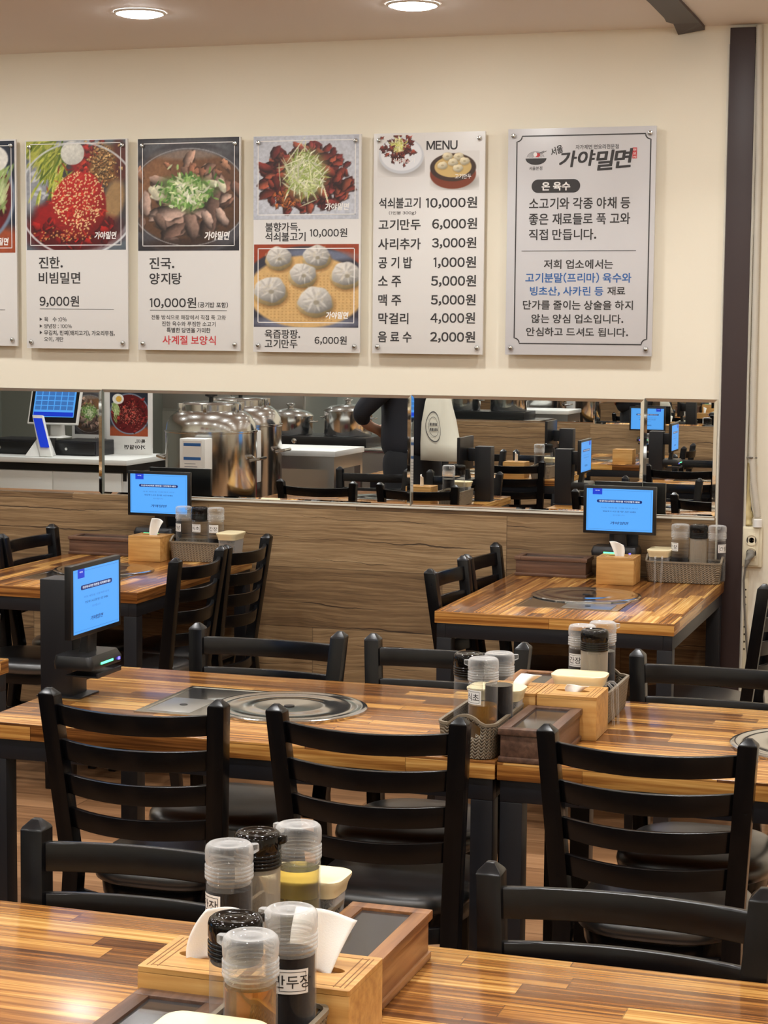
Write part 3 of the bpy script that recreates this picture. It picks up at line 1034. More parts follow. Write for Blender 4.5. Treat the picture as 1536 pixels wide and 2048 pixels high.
# partial board at the picture's edge
t, o = board('menu_board', 'menu board of a dark red noodle bowl, cut off at the edge of the view', 'menu board', -4.392, -3.934, 1.592, 2.440)
paint_red_bowl().put('photo_print', -4.386, -3.940, 1.977, 2.434, YF - 0.0004, t, o)
mb = MB()
frame_line(mb, -4.372, -3.954, 1.995, 2.416, 0.003, YF - 0.0009)
put_text(mb, LOGO, -4.07, -3.975, 2.008, 2.038, YF - 0.0009, 0.03, 0, 0.15)
mb.build('white_lettering', 'ink_white', t, o)
mb = MB()
mb.box(-4.33, -3.99, YF - 0.0008, YF - 0.0002, 1.7405, 1.7425)
put_text(mb, '9,000원', -4.33, -4.17, 1.752, 1.790, YF - 0.0006, 0.016)
mb.build('black_lettering', 'ink', t, o)

t, o = board('menu_board', 'menu board showing red spicy noodles with half a white egg', 'menu board', -3.891, -3.429, 1.584, 2.432)
g = gget('bibim_g')
x0, x1, z0, z1 = g['photo']
paint_spicy_noodles().put('photo_print', x0, x1, z0, z1, YF - 0.0004, t, o)
mb = MB()
frame_line(mb, *g['frame'], 0.003, YF - 0.0009)
a = g['logo']; put_text(mb, LOGO, *a, YF - 0.0009, 0.03, 0, 0.15)
mb.build('white_lettering', 'ink_white', t, o)
w = write(t, o, 'bibim', 'ink', 'black_lettering')
a = g['rule']; MB().box(a[0], a[1], YF - 0.0008, YF - 0.0002, a[2] - 0.0003, a[2] + 0.0013).build('rule_line', 'ink', t, o)

t, o = board('menu_board', 'menu board showing beef soup heaped with chopped green onion', 'menu board', -3.384, -2.937, 1.583, 2.428)
g = gget('soup_g')
paint_beef_soup().put('photo_print', *g['photo'], YF - 0.0004, t, o)
mb = MB()
frame_line(mb, *g['frame'], 0.003, YF - 0.0009)
put_text(mb, LOGO, *g['logo'], YF - 0.0009, 0.03, 0, 0.15)
mb.build('white_lettering', 'ink_white', t, o)
write(t, o, 'soup', 'ink', 'black_lettering')
write(t, o, 'soup_red', 'ink_red', 'red_lettering')
a = g['rule']; MB().box(a[0], a[1], YF - 0.0008, YF - 0.0002, a[2] - 0.0003, a[2] + 0.0013).build('rule_line', 'ink', t, o)

t, o = board('menu_board', 'menu board with two photographs, grilled meat above and dumplings below', 'menu board', -2.881, -2.432, 1.581, 2.428)
g = gget('grill_g')
paint_grilled_meat().put('photo_print', *g['photo'], YF - 0.0004, t, o)
paint_dumplings().put('photo_print', *g['photo2'], YF - 0.0004, t, o)
mb = MB()
frame_line(mb, *g['frame'], 0.003, YF - 0.0009)
frame_line(mb, *g['frame2'], 0.003, YF - 0.0009)
put_text(mb, LOGO, *g['logo'], YF - 0.0009, 0.03, 0, 0.15)
put_text(mb, LOGO, *g['logo2'], YF - 0.0009, 0.03, 0, 0.15)
mb.build('white_lettering', 'ink_white', t, o)
write(t, o, 'grill', 'ink', 'black_lettering')

t, o = board('price_board', 'white price list board headed MENU with eight priced lines', 'price list', -2.381, -1.935, 1.581, 2.427)
g = gget('menu_g')
paint_plate().put('photo_print', *g['plate'], YF - 0.0004, t, o)
paint_steamer().put('photo_print', *g['steamer'], YF - 0.0004, t, o)
write(t, o, 'menu', 'ink', 'black_lettering', 0.014)
write(t, o, 'menu_w', 'ink_white', 'white_lettering', 0.02, 0.0009)

t, o = board('notice_board', 'silver notice board with a black notched border and blue lines', 'notice board', -1.846, -1.282, 1.583, 2.432, 'notice_board')
write(t, o, 'notice', 'ink', 'black_lettering')
write(t, o, 'notice_blue', 'ink_blue', 'blue_lettering')
g = gget('notice_g')
x0, x1, z0, z1 = g['border']
n = 0.020
pts = []
for cx, cz, a0 in ((x1, z0, 180), (x1, z1, 270), (x0, z1, 360), (x0, z0, 450)):
    for k in range(9):
        a = math.radians(a0 - 90 * k / 8)
        pts.append((cx + n * math.cos(a), cz + n * math.sin(a)))
mb = MB()
ribbon(mb, pts, 0.0045, YF - 0.0006, 0, True)
mb.build('border_line', 'ink', t, o)
a = g['rule']; MB().box(a[0], a[1], YF - 0.0008, YF - 0.0002, a[2], a[2] + 0.002).build('rule_line', 'ink', t, o)
a = g['pill']
r = (a[3] - a[2]) / 2
mb = MB()
mb.poly(ell_pts(a[1] - r, a[2] + r, r, r, YF - 0.0005, 14, -90, 90) + ell_pts(a[0] + r, a[2] + r, r, r, YF - 0.0005, 14, 90, 270))
mb.build('heading_pill', 'ink', t, o)
write(t, o, 'notice_white', 'ink_white', 'white_lettering', 0.02, 0.001)
mb = MB()
a = g['logo']
wch = (a[1] - a[0]) / 4
for k, (ch, dz0, dz1) in enumerate((('가', 0.012, -0.004), ('야', 0.016, -0.002), ('밀', 0.0, -0.004), ('면', 0.008, 0.0))):
    put_text(mb, ch, a[0] + wch * (k + 0.04), a[0] + wch * (k + 0.94), a[2] + dz0, a[3] + dz1, YF - 0.0006, 0.024, 0, 0.22, 0.06)
a = g['seoul']
put_text(mb, '서울', *a, YF - 0.0006, 0.018, 0, 0.1, 0.35)
mb.build('brush_logo', 'ink', t, o)
a = g['seal']
mb = MB()
mb.poly([(a[0], YF - 0.0005, a[2]), (a[1], YF - 0.0005, a[2]), (a[1], YF - 0.0005, a[3]), (a[0], YF - 0.0005, a[3])])
mb.build('red_seal', 'ink_red', t, o)
mb = MB()
for k, ch in enumerate('면요리'):
    zz = a[3] - (a[3] - a[2]) * (k + 1) / 3
    put_text(mb, ch, a[0] + 0.003, a[1] - 0.003, zz + 0.0015, zz + 0.0095, YF - 0.0009, 0.01)
mb.build('seal_lettering', 'ink_white', t, o)
a = g['bowl']
cx, w = (a[0] + a[1]) / 2, (a[1] - a[0])
zr = a[2] + (a[3] - a[2]) * 0.44
mb = MB()
mb.poly(ell_pts(cx, zr, w / 2, w * 0.30, YF - 0.0006, 20, 180, 360))
mb.box(cx - w * 0.24, cx + w * 0.24, YF - 0.0008, YF - 0.0003, a[2], a[2] + 0.004)
for k in range(6):
    rr = w * (0.14 + 0.055 * k)
    ribbon(mb, [(p[0], p[2]) for p in ell_pts(cx - 0.002, zr + 0.001, rr, rr * 0.72, 0, 14, 8, 172)], 0.0011, YF - 0.0006)
for dx in (0.0, 0.009):
    ribbon(mb, [(cx + w * 0.14 + dx, zr + w * 0.22), (cx + w * 0.38 + dx, a[3] - 0.001)], 0.0022, YF - 0.0007)
mb.build('bowl_emblem', 'ink', t, o)
mb = MB()
mb.poly(ell_pts(cx + 0.004, zr + w * 0.15, w * 0.15, w * 0.10, YF - 0.0008, 16))
mb.build('emblem_topping', 'ink_red', t, o)
mb = MB()
mb.poly(ell_pts(cx - 0.003, zr + w * 0.18, w * 0.09, w * 0.10, YF - 0.0010, 16))
mb.build('emblem_egg', 'ink_white', t, o)

# ------------------------------------------------------------------ ceiling lamps
def downlight_maker():
    t = thing('downlight', 'x', 'ceiling lamp')
    MB().lathe([(0.092, -0.001), (0.092, -0.005), (0.084, -0.008), (0.080, -0.004), (0.080, -0.001)], 0, 0, 40, 0, False, False).build('trim_ring', 'white', t, smooth=True)
    MB().lathe([(0.081, -0.002), (0.078, -0.008), (0.066, -0.0135), (0.045, -0.0165), (0.02, -0.018)], 0, 0, 40, 0, False, True).build('lens', 'lens', t, smooth=True)
    ld = bpy.data.lights.new('downlight_lamp', 'AREA')
    ld.shape = 'DISK'
    ld.size = 0.14
    ld.energy = LAMP_W
    ld.color = LAMP_COL
    ld.spread = math.radians(LAMP_SPREAD)
    lo = bpy.data.objects.new('downlight_lamp', ld)
    COL.objects.link(lo)
    lo.parent = t
    lo.location = (0, 0, -0.022)
    return t

for ix, x in enumerate((-5.98, -4.99, -3.99, -2.996, -2.007, -1.02, 0.0, 1.2)):
    for iy, y in enumerate((-0.80, -2.35, -3.9, -5.45, -6.95)):
        if (ix, iy) == (3, 0):
            place('dl', downlight_maker, 'round lit ceiling lamp above the first two food boards', 'ceiling lamp', (x, -0.833, CEIL))
        elif (ix, iy) == (4, 0):
            place('dl', downlight_maker, 'round lit ceiling lamp above the price list board', 'ceiling lamp', (x, -0.745, CEIL))
        else:
            place('dl', downlight_maker, 'round lit ceiling lamp farther along the rows, out of view', 'ceiling lamp', (x, y, CEIL), 0, 'other ceiling lamps')

# ------------------------------------------------------------------ tables
def table_maker(L, D, gx=None, gdir=-1, inset0=0.0, inset1=0.0):
    """long axis = local x; origin on the floor under the centre; gdir = side of the grill's control plate"""
    t = thing('restaurant_table', 'x', 'table')
    MB().box(-L / 2, L / 2, -D / 2, D / 2, 0.71, 0.75).build('tabletop', 'table', t, bevel=0.0025)
    xa, xb, ya = -L / 2 + 0.006 + inset0, L / 2 - 0.006 - inset1, D / 2 - 0.006
    s = 0.050
    for x in (xa, xb - s):
        for y in (-ya, ya - s):
            MB().box(x, x + s, y, y + s, 0.0, 0.662).build('leg', 'blackmetal', t, bevel=0.003)
    a = MB()
    a.box(xa, xb, -ya, -ya + 0.03, 0.662, 0.7095)
    a.box(xa, xb, ya - 0.03, ya, 0.662, 0.7095)
    a.box(xa, xa + 0.03, -ya + 0.03, ya - 0.03, 0.662, 0.7095)
    a.box(xb - 0.03, xb, -ya + 0.03, ya - 0.03, 0.662, 0.7095)
    a.build('apron_frame', 'blackmetal', t, bevel=0.002)
    if gx is not None:
        r = 0.192
        p = MB()
        o = [(gx + gdir * 0.335, -0.176), (gx, -0.176), (gx, 0.176), (gx + gdir * 0.335, 0.176)]
        lo, hi = [(x, y, 0.7502) for x, y in o], [(x, y, 0.7535) for x, y in o]
        ins = [(gx + gdir * 0.325, -0.166), (gx, -0.166), (gx, 0.166), (gx + gdir * 0.325, 0.166)]
        hi2 = [(x, y, 0.7535) for x, y in ins]
        dn = [(x, y, 0.7522) for x, y in ins]
        p.loft([lo, hi, hi2, dn])
        gp = p.build('grill_plate', 'grill_steel', t, smooth=True, angle=20)
        k = MB()
        k.box(gx + gdir * 0.315, gx + gdir * 0.20, -0.148, 0.02, 0.7522, 0.7532)
        k.build('control_panel', 'steel_brushed', gp, bevel=0.0004)
        k = MB()
        k.lathe([(0.010, 0.7532), (0.010, 0.7545), (0.004, 0.7545)], gx + gdir * 0.255, -0.06, 16)
        k.build('knob_hole', 'blackplastic', gp, smooth=True)
        c = MB()
        prof = [(0.192, 0.7505), (0.192, 0.7555), (0.186, 0.7580), (0.176, 0.7580), (0.168, 0.7560), (0.160, 0.7572), (0.146, 0.7572), (0.138, 0.7552), (0.100, 0.7566), (0.092, 0.7580), (0.080, 0.7582), (0.060, 0.7570), (0.03, 0.7572), (0.012, 0.756)]
        c.lathe(prof, gx, 0, 56)
        gc = c.build('grill_cover', 'grill_steel', t, smooth=True, angle=50)
        k = MB()
        k.lathe([(0.013, 0.7565), (0.013, 0.7580), (0.006, 0.7582)], gx, 0, 18)
        k.build('cover_hole', 'blackplastic', gc, smooth=True)
    return t

def table(key, label, x0, x1, y0, y1, rot=0.0, g=None, gdir=-1, ins=(0, 0)):
    L, D = (x1 - x0, y1 - y0) if abs(math.sin(rot)) < 0.5 else (y1 - y0, x1 - x0)
    t = table_maker(L, D, g, gdir, *ins)
    t.location = ((x0 + x1) / 2, (y0 + y1) / 2, 0)
    t.rotation_euler[2] = rot
    return tag(t, label, 'table')

# wall tables: local x runs along world y (rot 90: local +x = world +y)
T1 = table('t1', 'wall table at the left with a tablet, tissue box and basket against the wall', -3.645, -2.885, -1.105, -0.03, PI / 2, -0.03, -1)
T2 = table('t2', 'wall table beside the brown corner post', -1.788, -0.992, -1.142, -0.028, PI / 2, -0.03, -1)
T3 = table('t3', 'middle row table with the tablet stand on its end', -2.292, -1.030, -3.232, -2.455, 0, 0.008, -1, (0.016, 0))
T4 = table('t4', 'middle row table joined to the far side of the seasoning boxes', -1.026, 0.236, -3.232, -2.455, 0, 0.008, 1, (0, 0.11))
T5 = table('t5', 'nearest table, left of the two bamboo tissue boxes', -2.172, -0.912, -5.25, -4.482, 0, -0.10, -1, (0.016, 0))
T6 = table('t6', 'nearest table, right of the two bamboo tissue boxes', -0.908, 0.352, -5.25, -4.470, 0, 0.10, 1, (0, 0.11))
T7 = table('t7', 'middle row table across the aisle, its corner poking in below the wall socket', -3.895, -2.640, -3.232, -2.455, 0, 0.0, 1, (0, 0.0))
T8 = table('t8', 'near row table across the aisle, seen only in the mirror', -3.895, -2.640, -5.25, -4.482, 0, 0.0, 1)
T9 = table('t9', 'table against the opposite panelled wall, seen only in the mirror', -3.06, -2.30, -7.12, -6.0, PI / 2, 0.03, 1)

# ------------------------------------------------------------------ chairs (local +y = the way a sitter faces)
def chair_maker():
    t = thing('dining_chair', 'x', 'chair')
    def back_xy(z):
        if z < 0.44:
            k = z / 0.44
            return 0.176 + 0.004 * (1 - k), -0.238 + 0.056 * k
        k = (z - 0.44) / 0.435
        return 0.176 + 0.030 * k, -0.182 - 0.058 * k
    for s in (-1, 1):
        p = MB()
        rings = []
        for z, h in ((0, 0.016), (0.20, 0.019), (0.44, 0.0195), (0.65, 0.0195), (0.858, 0.0195)):
            x, y = back_xy(z)
            x *= s
            rings.append([(x - h, y - h, z), (x + h, y - h, z), (x + h, y + h, z), (x - h, y + h, z)])
        x, y = back_xy(0.872)
        x *= s
        for z, h in ((0.862, 0.0175), (0.874, 0.006)):
            rings.append([(x - h, y - h, z), (x + h, y - h, z), (x + h, y + h, z), (x - h, y + h, z)])
        p.loft(rings)
        p.build('back_post', 'chair', t, bevel=0.0014)
        f = MB()
        rings = []
        for z, h in ((0, 0.014), (0.40, 0.0185)):
            x, y = s * (0.170 - 0.004 * z), 0.190
            rings.append([(x - h, y - h, z), (x + h, y - h, z), (x + h, y + h, z), (x - h, y + h, z)])
        f.loft(rings)
        f.build('leg', 'chair', t, bevel=0.003)
        MB().box(s * 0.170 - 0.009, s * 0.170 + 0.009, -0.215, 0.178, 0.19, 0.215).build('stretcher', 'chair', t, bevel=0.002)
    MB().box(-0.170, 0.170, -0.02, 0.0, 0.195, 0.217).build('stretcher', 'chair', t, bevel=0.002)

    def slat(zt, h, bow, name='slat', th=0.015):
        mb = MB()
        rings = []
        n = 12
        for i in range(n + 1):
            u = -1 + 2 * i / n
            rr = []
            for z, dy in ((zt - h, -th / 2), (zt - h, th / 2), (zt, th / 2), (zt, -th / 2)):
                hx, yb = back_xy(z)
                rr.append((u * (hx - 0.015), yb - bow * (1 - u * u) + dy, z - 0.005 * (1 - u * u)))
            rings.append(rr)
        mb.loft(rings)
        return mb.build(name, 'chair', t, bevel=0.003, angle=50)
    for zt in (0.838, 0.757, 0.677, 0.597):
        slat(zt, 0.047, 0.045)
    slat(0.405, 0.035, 0.030, 'seat_rail')

    def ring(z, k, dx=0.0):
        pts = []
        for i in range(40):
            a = 2 * PI * i / 40
            c, s = math.cos(a), math.sin(a)
            e = 0.62
            px = 0.187 * math.copysign(abs(c) ** e, c)
            py = 0.205 * math.copysign(abs(s) ** e, s)
            px *= 1.0 if py > 0 else (1 + 0.10 * py / 0.205)
            pts.append((px * k, 0.022 + py * k, z))
        return pts
    m = MB()
    m.loft([ring(0.375, 0.90), ring(0.412, 0.92)])
    m.build('seat_frame', 'chair', t, bevel=0.003, angle=50)
    m = MB()
    m.loft([ring(0.412, 0.93), ring(0.418, 0.985), ring(0.432, 1.0), ring(0.446, 0.985), ring(0.457, 0.93), ring(0.464, 0.80), ring(0.468, 0.55), ring(0.469, 0.25)])
    m.build('seat', 'leather', t, smooth=True, angle=80)
    return t

BK = 0.241

def chair(label, x, yback, face, group=None, turn=0.0):
    """x, yback: where the top of the back stands; face: 0 sits looking to +y, 180 to -y, 90 to -x, -90 to +x"""
    a = math.radians(face)
    ox, oy = x - BK * math.sin(a), yback + BK * math.cos(a)
    return place('chair', chair_maker, label, 'chair', (ox, oy, 0), a + math.radians(turn), group)

chair('black ladder-back chair nearest the tablet stand, this side of the middle table', -1.817, -3.385, 0)
chair('black ladder-back chair this side of the middle table, next to the vinegar basket', -1.272, -3.385, 0)
chair('black ladder-back chair in front of the middle row cutlery box', -0.676, -3.385, 0)
chair('black chair cut off at the right edge, its seat in view', -0.155, -3.385, 0)
chair('black chair across the middle table, nearer the tablet stand', -1.885, -2.395, 180)
chair('black chair across the middle table, behind the vinegar bottle', -1.380, -2.395, 180)
chair('black chair in front of the corner of the post-side wall table', -0.672, -2.395, 180)
chair('black chair beyond the nearest table, behind the soy sauce bottle', -1.290, -4.42, 180)
chair('black chair beyond the nearest table, right of the brown cutlery box', -0.520, -4.415, 180)
chair('black chair at the right side of the left wall table, nearer one', -2.752, -0.862, 90)
chair('black chair at the right side of the left wall table, close to the wall', -2.752, -0.405, 90)
chair('black chair on the far side of the left wall table, against the wall', -3.700, -0.396, -90)
chair('black chair at the left edge, only its seat in view', -3.707, -0.848, -90)
chair('black chair left of the post-side wall table, nearer one', -1.842, -0.815, -90)
chair('black chair left of the post-side wall table, close to the wall', -1.842, -0.360, -90)
chair('black chair right of the post-side wall table, in front of the hanging cable', -0.728, -0.785, 90)
GM = 'chairs seen only in the mirror'
LM = 'black chair across the aisle, seen only in the mirror'
for x, y, f in ((-3.49, -2.395, 180), (-2.93, -2.395, 180), (-3.50, -3.385, 0), (-2.95, -3.385, 0), (-3.45, -4.42, 180), (-2.95, -4.42, 180),
                (-3.45, -5.40, 0), (-2.95, -5.40, 0), (-1.88, -4.42, 180), (-1.88, -5.40, 0), (-2.16, -6.45, 90), (-3.16, -6.75, -90), (-1.5, -6.6, 90)):
    chair(LM, x, y, f, GM)

# ------------------------------------------------------------------ seasoning bottles
def bottle_maker(cap, fill, level, label, lab_turn=0.0, body='clear', sediment=None):
    def mk():
        t = thing('seasoning_bottle', 'x', 'bottle')
        b = MB()
        b.lathe([(0.029, 0.0), (0.0325, 0.003), (0.0325, 0.155), (0.0315, 0.157)], 0, 0, 36, 0, True, False)
        b.build('bottle_body', body, t, smooth=True)
        c = MB()
        prof = [(0.0325, 0.157)]
        for k in range(4):
            z = 0.159 + k * 0.0052
            prof += [(0.0342, z), (0.0342, z + 0.0030), (0.0326, z + 0.0040)]
        prof += [(0.0328, 0.181), (0.0340, 0.184), (0.0340, 0.198), (0.0325, 0.204), (0.029, 0.207), (0.025, 0.2072), (0.023, 0.2055), (0.014, 0.2055), (0.012, 0.2068), (0.004, 0.207)]
        c.lathe(prof, 0, 0, 36, 0, False, True)
        cp = c.build('cap', cap, t, smooth=True, angle=60)
        s = MB()
        s.loft([[(0.030, -0.008, 0.188), (0.030, 0.008, 0.188), (0.030, 0.008, 0.203), (0.030, -0.008, 0.203)],
                [(0.0425, -0.005, 0.193), (0.0425, 0.005, 0.193), (0.0425, 0.005, 0.203), (0.0425, -0.005, 0.203)]])
        s.build('spout', cap, cp, bevel=0.002)
        d = MB()
        pr_ = [(0.0300, 0.150)]
        for k in range(5):
            z = 0.152 + k * 0.0062
            pr_ += [(0.0312, z), (0.0296, z + 0.003)]
        d.lathe(pr_ + [(0.030, 0.184)], 0, 0, 30, 0, False, False)
        d.build('threaded_neck', 'clearcap' if cap == 'clearcap' else 'smokecap', cp, smooth=True, angle=50)
        if fill:
            q = MB()
            q.lathe([(0.028, 0.004), (0.0308, 0.006), (0.0308, level)], 0, 0, 36)
            q.build('sauce', fill, t, smooth=True, angle=50)
        if sediment:
            q = MB()
            q.lathe([(0.0306, 0.0045), (0.0306, sediment)], 0, 0, 30)
            q.build('sediment', 'pepper', t, smooth=True, angle=50)
        if label is not None:
            zc, hh, wa = 0.124, 0.0155, math.radians(36)
            def lab(name, mat, r, w, h, parent):
                m = MB()
                n = 12
                vs, fs = [], []
                for i in range(n + 1):
                    a = -PI / 2 + lab_turn - w + 2 * w * i / n
                    vs += [(r * math.cos(a), r * math.sin(a), zc - h), (r * math.cos(a), r * math.sin(a), zc + h)]
                for i in range(n):
                    fs.append((2 * i, 2 * i + 2, 2 * i + 3, 2 * i + 1))
                m.add(vs, fs)
                return m.build(name, mat, parent, smooth=True)
            lp = lab('paper_label', 'paper', 0.0331, wa, hh, t)
            m = MB()
            def wrap(mb, y):
                out = []
                for a, _, c in mb.v:
                    th = -PI / 2 + lab_turn + a / 0.0333
                    out.append((0.03335 * math.cos(th), 0.03335 * math.sin(th), zc + c))
                mb.v = out
            W_ = 0.0333 * wa
            segs = 16
            xs = np.linspace(-W_ * 0.84, W_ * 0.84, segs + 1)
            for zz in (-hh * 0.80, hh * 0.80 - 0.0008):
                for i in range(segs):
                    m.poly([(xs[i], 0, zz), (xs[i + 1], 0, zz), (xs[i + 1], 0, zz + 0.0008), (xs[i], 0, zz + 0.0008)])
            for xx in (-W_ * 0.84, W_ * 0.84 - 0.0008):
                m.poly([(xx, 0, -hh * 0.80), (xx + 0.0008, 0, -hh * 0.80), (xx + 0.0008, 0, hh * 0.80), (xx, 0, hh * 0.80)])
            k = len(label) * 0.0082
            put_text(m, label, -k, k, -hh * 0.52, hh * 0.52, 0, 0.008)
            bm = bmesh.new()
            vv = [bm.verts.new(p) for p in m.v]
            for f in m.f:
                try:
                    bm.faces.new([vv[i] for i in f])
                except ValueError:
                    pass
            bmesh.ops.triangulate(bm, faces=bm.faces)
            for _ in range(4):
                le = [e for e in bm.edges if e.calc_length() > 0.0022]
                if le:
                    bmesh.ops.subdivide_edges(bm, edges=le, cuts=1)
                    bmesh.ops.triangulate(bm, faces=[f for f in bm.faces if len(f.verts) > 3])
            bm.verts.index_update()
            m.v = [tuple(p.co) for p in bm.verts]
            m.f = [tuple(q.index for q in f.verts) for f in bm.faces]
            m.m = [0] * len(m.f)
            bm.free()
            wrap(m, 0)
            m.build('label_lettering', 'ink', lp)
        return t
    return mk

BOT = dict(
    soy=('clearcap', 'soy', 0.143, '간장'), soyplain=('clearcap', 'soy', 0.135, None), vinegar=('clearcap', 'amber', 0.105, '식초'),
    cloudy=('clearcap', 'amber', 0.146, None), dumpling=('clearcap', 'dumpling', 0.152, '만두장'), oil=('clearcap', 'oil', 0.143, None),
    blackhazy=('smokecap', None, 0, None), blackamber=('smokecap', 'amber', 0.06, None), blacklabel=('smokecap', 'amber', 0.030, '식초'),
    hazysoy=('clearcap', 'soy', 0.055, '간장'), soylow=('clearcap', 'soy', 0.085, '간장'))

def bottle(kind, label, x, y, turn=0.0, ltw=0.0, z=0.7575, group=None):
    cap, fill, lev, lab = BOT[kind]
    sed = 0.035 if kind == 'blackhazy' else None
    body = 'frost' if kind == 'blackhazy' else 'clear'
    ltw = round(ltw - turn, 2)
    key = 'bottle' + kind + (str(ltw) if lab else '')
    return place(key, bottle_maker(cap, fill, lev, lab, ltw, body, sed), label, 'bottle', (x, y, z), turn, group)

# ------------------------------------------------------------------ baskets, boxes, jars
def basket_maker(hx, hy):
    """long axis along local y"""
    def mk():
        t = thing('seasoning_basket', 'x', 'basket')
        N, K = 72, 9
        def outline(k):
            s = 0.90 + 0.10 * k
            pts = []
            r = 0.024
            ax, ay = hx * s, hy * (0.95 + 0.05 * k)
            L = [2 * (ay - r), 2 * (ax - r)]
            per = 2 * (L[0] + L[1]) + 2 * PI * r
            for i in range(N):
                d = per * i / N
                path = [('l', ax, -(ay - r), 0, 1, L[0]), ('a', ax - r, ay - r, 0), ('l', ax - r, ay, -1, 0, L[1]), ('a', -(ax - r), ay - r, 90),
                        ('l', -ax, ay - r, 0, -1, L[0]), ('a', -(ax - r), -(ay - r), 180), ('l', -(ax - r), -ay, 1, 0, L[1]), ('a', ax - r, -(ay - r), 270)]
                for seg in path:
                    ln = seg[5] if seg[0] == 'l' else PI * r / 2
                    if d <= ln:
                        if seg[0] == 'l':
                            pts.append((seg[1] + seg[3] * d, seg[2] + seg[4] * d))
                        else:
                            a = math.radians(seg[3]) + d / r
                            pts.append((seg[1] + r * math.cos(a), seg[2] + r * math.sin(a)))
                        break
                    d -= ln
                else:
                    pts.append((ax, -(ay - r)))
            return pts
        def top(x, y):
            e = max(0.0, 1 - (abs(x) / (hx * 0.62)) ** 2) if abs(y) > hy * 0.8 else 0.0
            return 0.074 + 0.020 * e
        rim_o = outline(1.0)
        rings = []
        for k in range(K):
            f = k / (K - 1)
            rings.append([(x, y, 0.001 + f * (top(*rim_o[i]) - 0.001)) for i, (x, y) in enumerate(outline(f))])
        m = MB()
        vs = [p for r in rings for p in r]
        fs = []
        for k in range(K - 1):
            for i in range(N):
                j = (i + 1) % N
                xm, ym = rim_o[i]
                xj, yj = rim_o[j]
                if 4 <= k <= 6 and abs(ym) > hy * 0.85 and max(abs(xm), abs(xj)) < hx * (0.42 if k == 4 else 0.56):
                    continue
                fs.append((k * N + i, k * N + j, (k + 1) * N + j, (k + 1) * N + i))
        fs.append(tuple(reversed(range(N))))
        m.add(vs, fs)
        ob = m.build('basket_wall', 'basket', t, smooth=True, angle=50)
        md = ob.modifiers.new('thickness', 'SOLIDIFY')
        md.thickness = 0.0028
        md.offset = 1
        rm = MB()
        pts = rings[-1]
        rr = []
        for i in range(N):
            p, q = Vector(pts[i]), Vector(pts[(i + 1) % N])
            o_ = Vector(pts[i - 1])
            d = (q - o_).normalized()
            nrm = Vector((d.y, -d.x, 0)).normalized()
            rr.append([tuple(p + nrm * a + Vector((0, 0, b))) for a, b in ((-0.003, -0.003), (0.004, -0.003), (0.004, 0.003), (-0.003, 0.003))])
        rr.append(rr[0])
        rm.loft(rr, 0, False, False)
        rm.build('basket_rim', 'basket_rim', t, smooth=True, angle=60)
        return t
    return mk

def basket(label, x0, x1, y0, y1, rot=0.0, group=None):
    hx, hy = (x1 - x0) / 2, (y1 - y0) / 2
    if abs(rot) > 1:
        hx, hy = hy, hx
    hx, hy = 0.063, 0.138
    return place('basket', basket_maker(hx, hy), label, 'basket', ((x0 + x1) / 2, (y0 + y1) / 2, 0.7532), rot, group)

def napkin_box_maker(seed):
    def mk():
        t = thing('tissue_box', 'x', 'tissue box')
        a, b, h = 0.0695, 0.0685, 0.100
        m = MB()
        m.box(-a, a, -b, b, 0, h - 0.007)
        m.build('box_body', 'bamboo', t, bevel=0.002)
        m = MB()
        hole = [(0.040 * math.cos(2 * PI * k / 24), 0.015 * math.sin(2 * PI * k / 24)) for k in range(24)]
        sq = rrect(0, 0, a, b, 0.003, 0, 6)
        out = sorted([(math.atan2(p[1], p[0]), p) for p in sq])
        inn = sorted([(math.atan2(p[1], p[0]), p) for p in hole])
        for z, flip in ((h, False),):
            vs = [(p[0], p[1], z) for _, p in out] + [(p[0], p[1], z) for _, p in inn]
            fs = [(k, (k + 1) % 24, 24 + (k + 1) % 24, 24 + k) for k in range(24)]
            m.add(vs, fs)
        m.loft([[(p[0], p[1], h - 0.0068) for _, p in out], [(p[0], p[1], h) for _, p in out]], 0, False, False)
        m.loft([[(p[0], p[1], h) for _, p in inn], [(p[0], p[1], h - 0.0068) for _, p in inn]], 0, False, False)
        lid = m.build('lid', 'bamboo', t)
        g = MB()
        for s in (-1, 1):
            for d in (0.045, 0.054, 0.060):
                g.box(s * d - 0.0008, s * d + 0.0008, -b * 0.86, b * 0.86, h, h + 0.0003)
            g.box(-0.054, 0.054, s * b * 0.80 - 0.0008, s * b * 0.80 + 0.0008, h, h + 0.0003)
        g.box(-0.039, 0.039, -0.0145, 0.0145, h - 0.0066, h - 0.0062)
        g.build('lid_groove', 'bamboo_dark', lid)
        return t
    return mk

def napkin_box(label, x, y, rot=0.0, group=None, z=0.7502):
    return place('napkin', napkin_box_maker(0), label, 'tissue box', (x, y, z), rot, group)

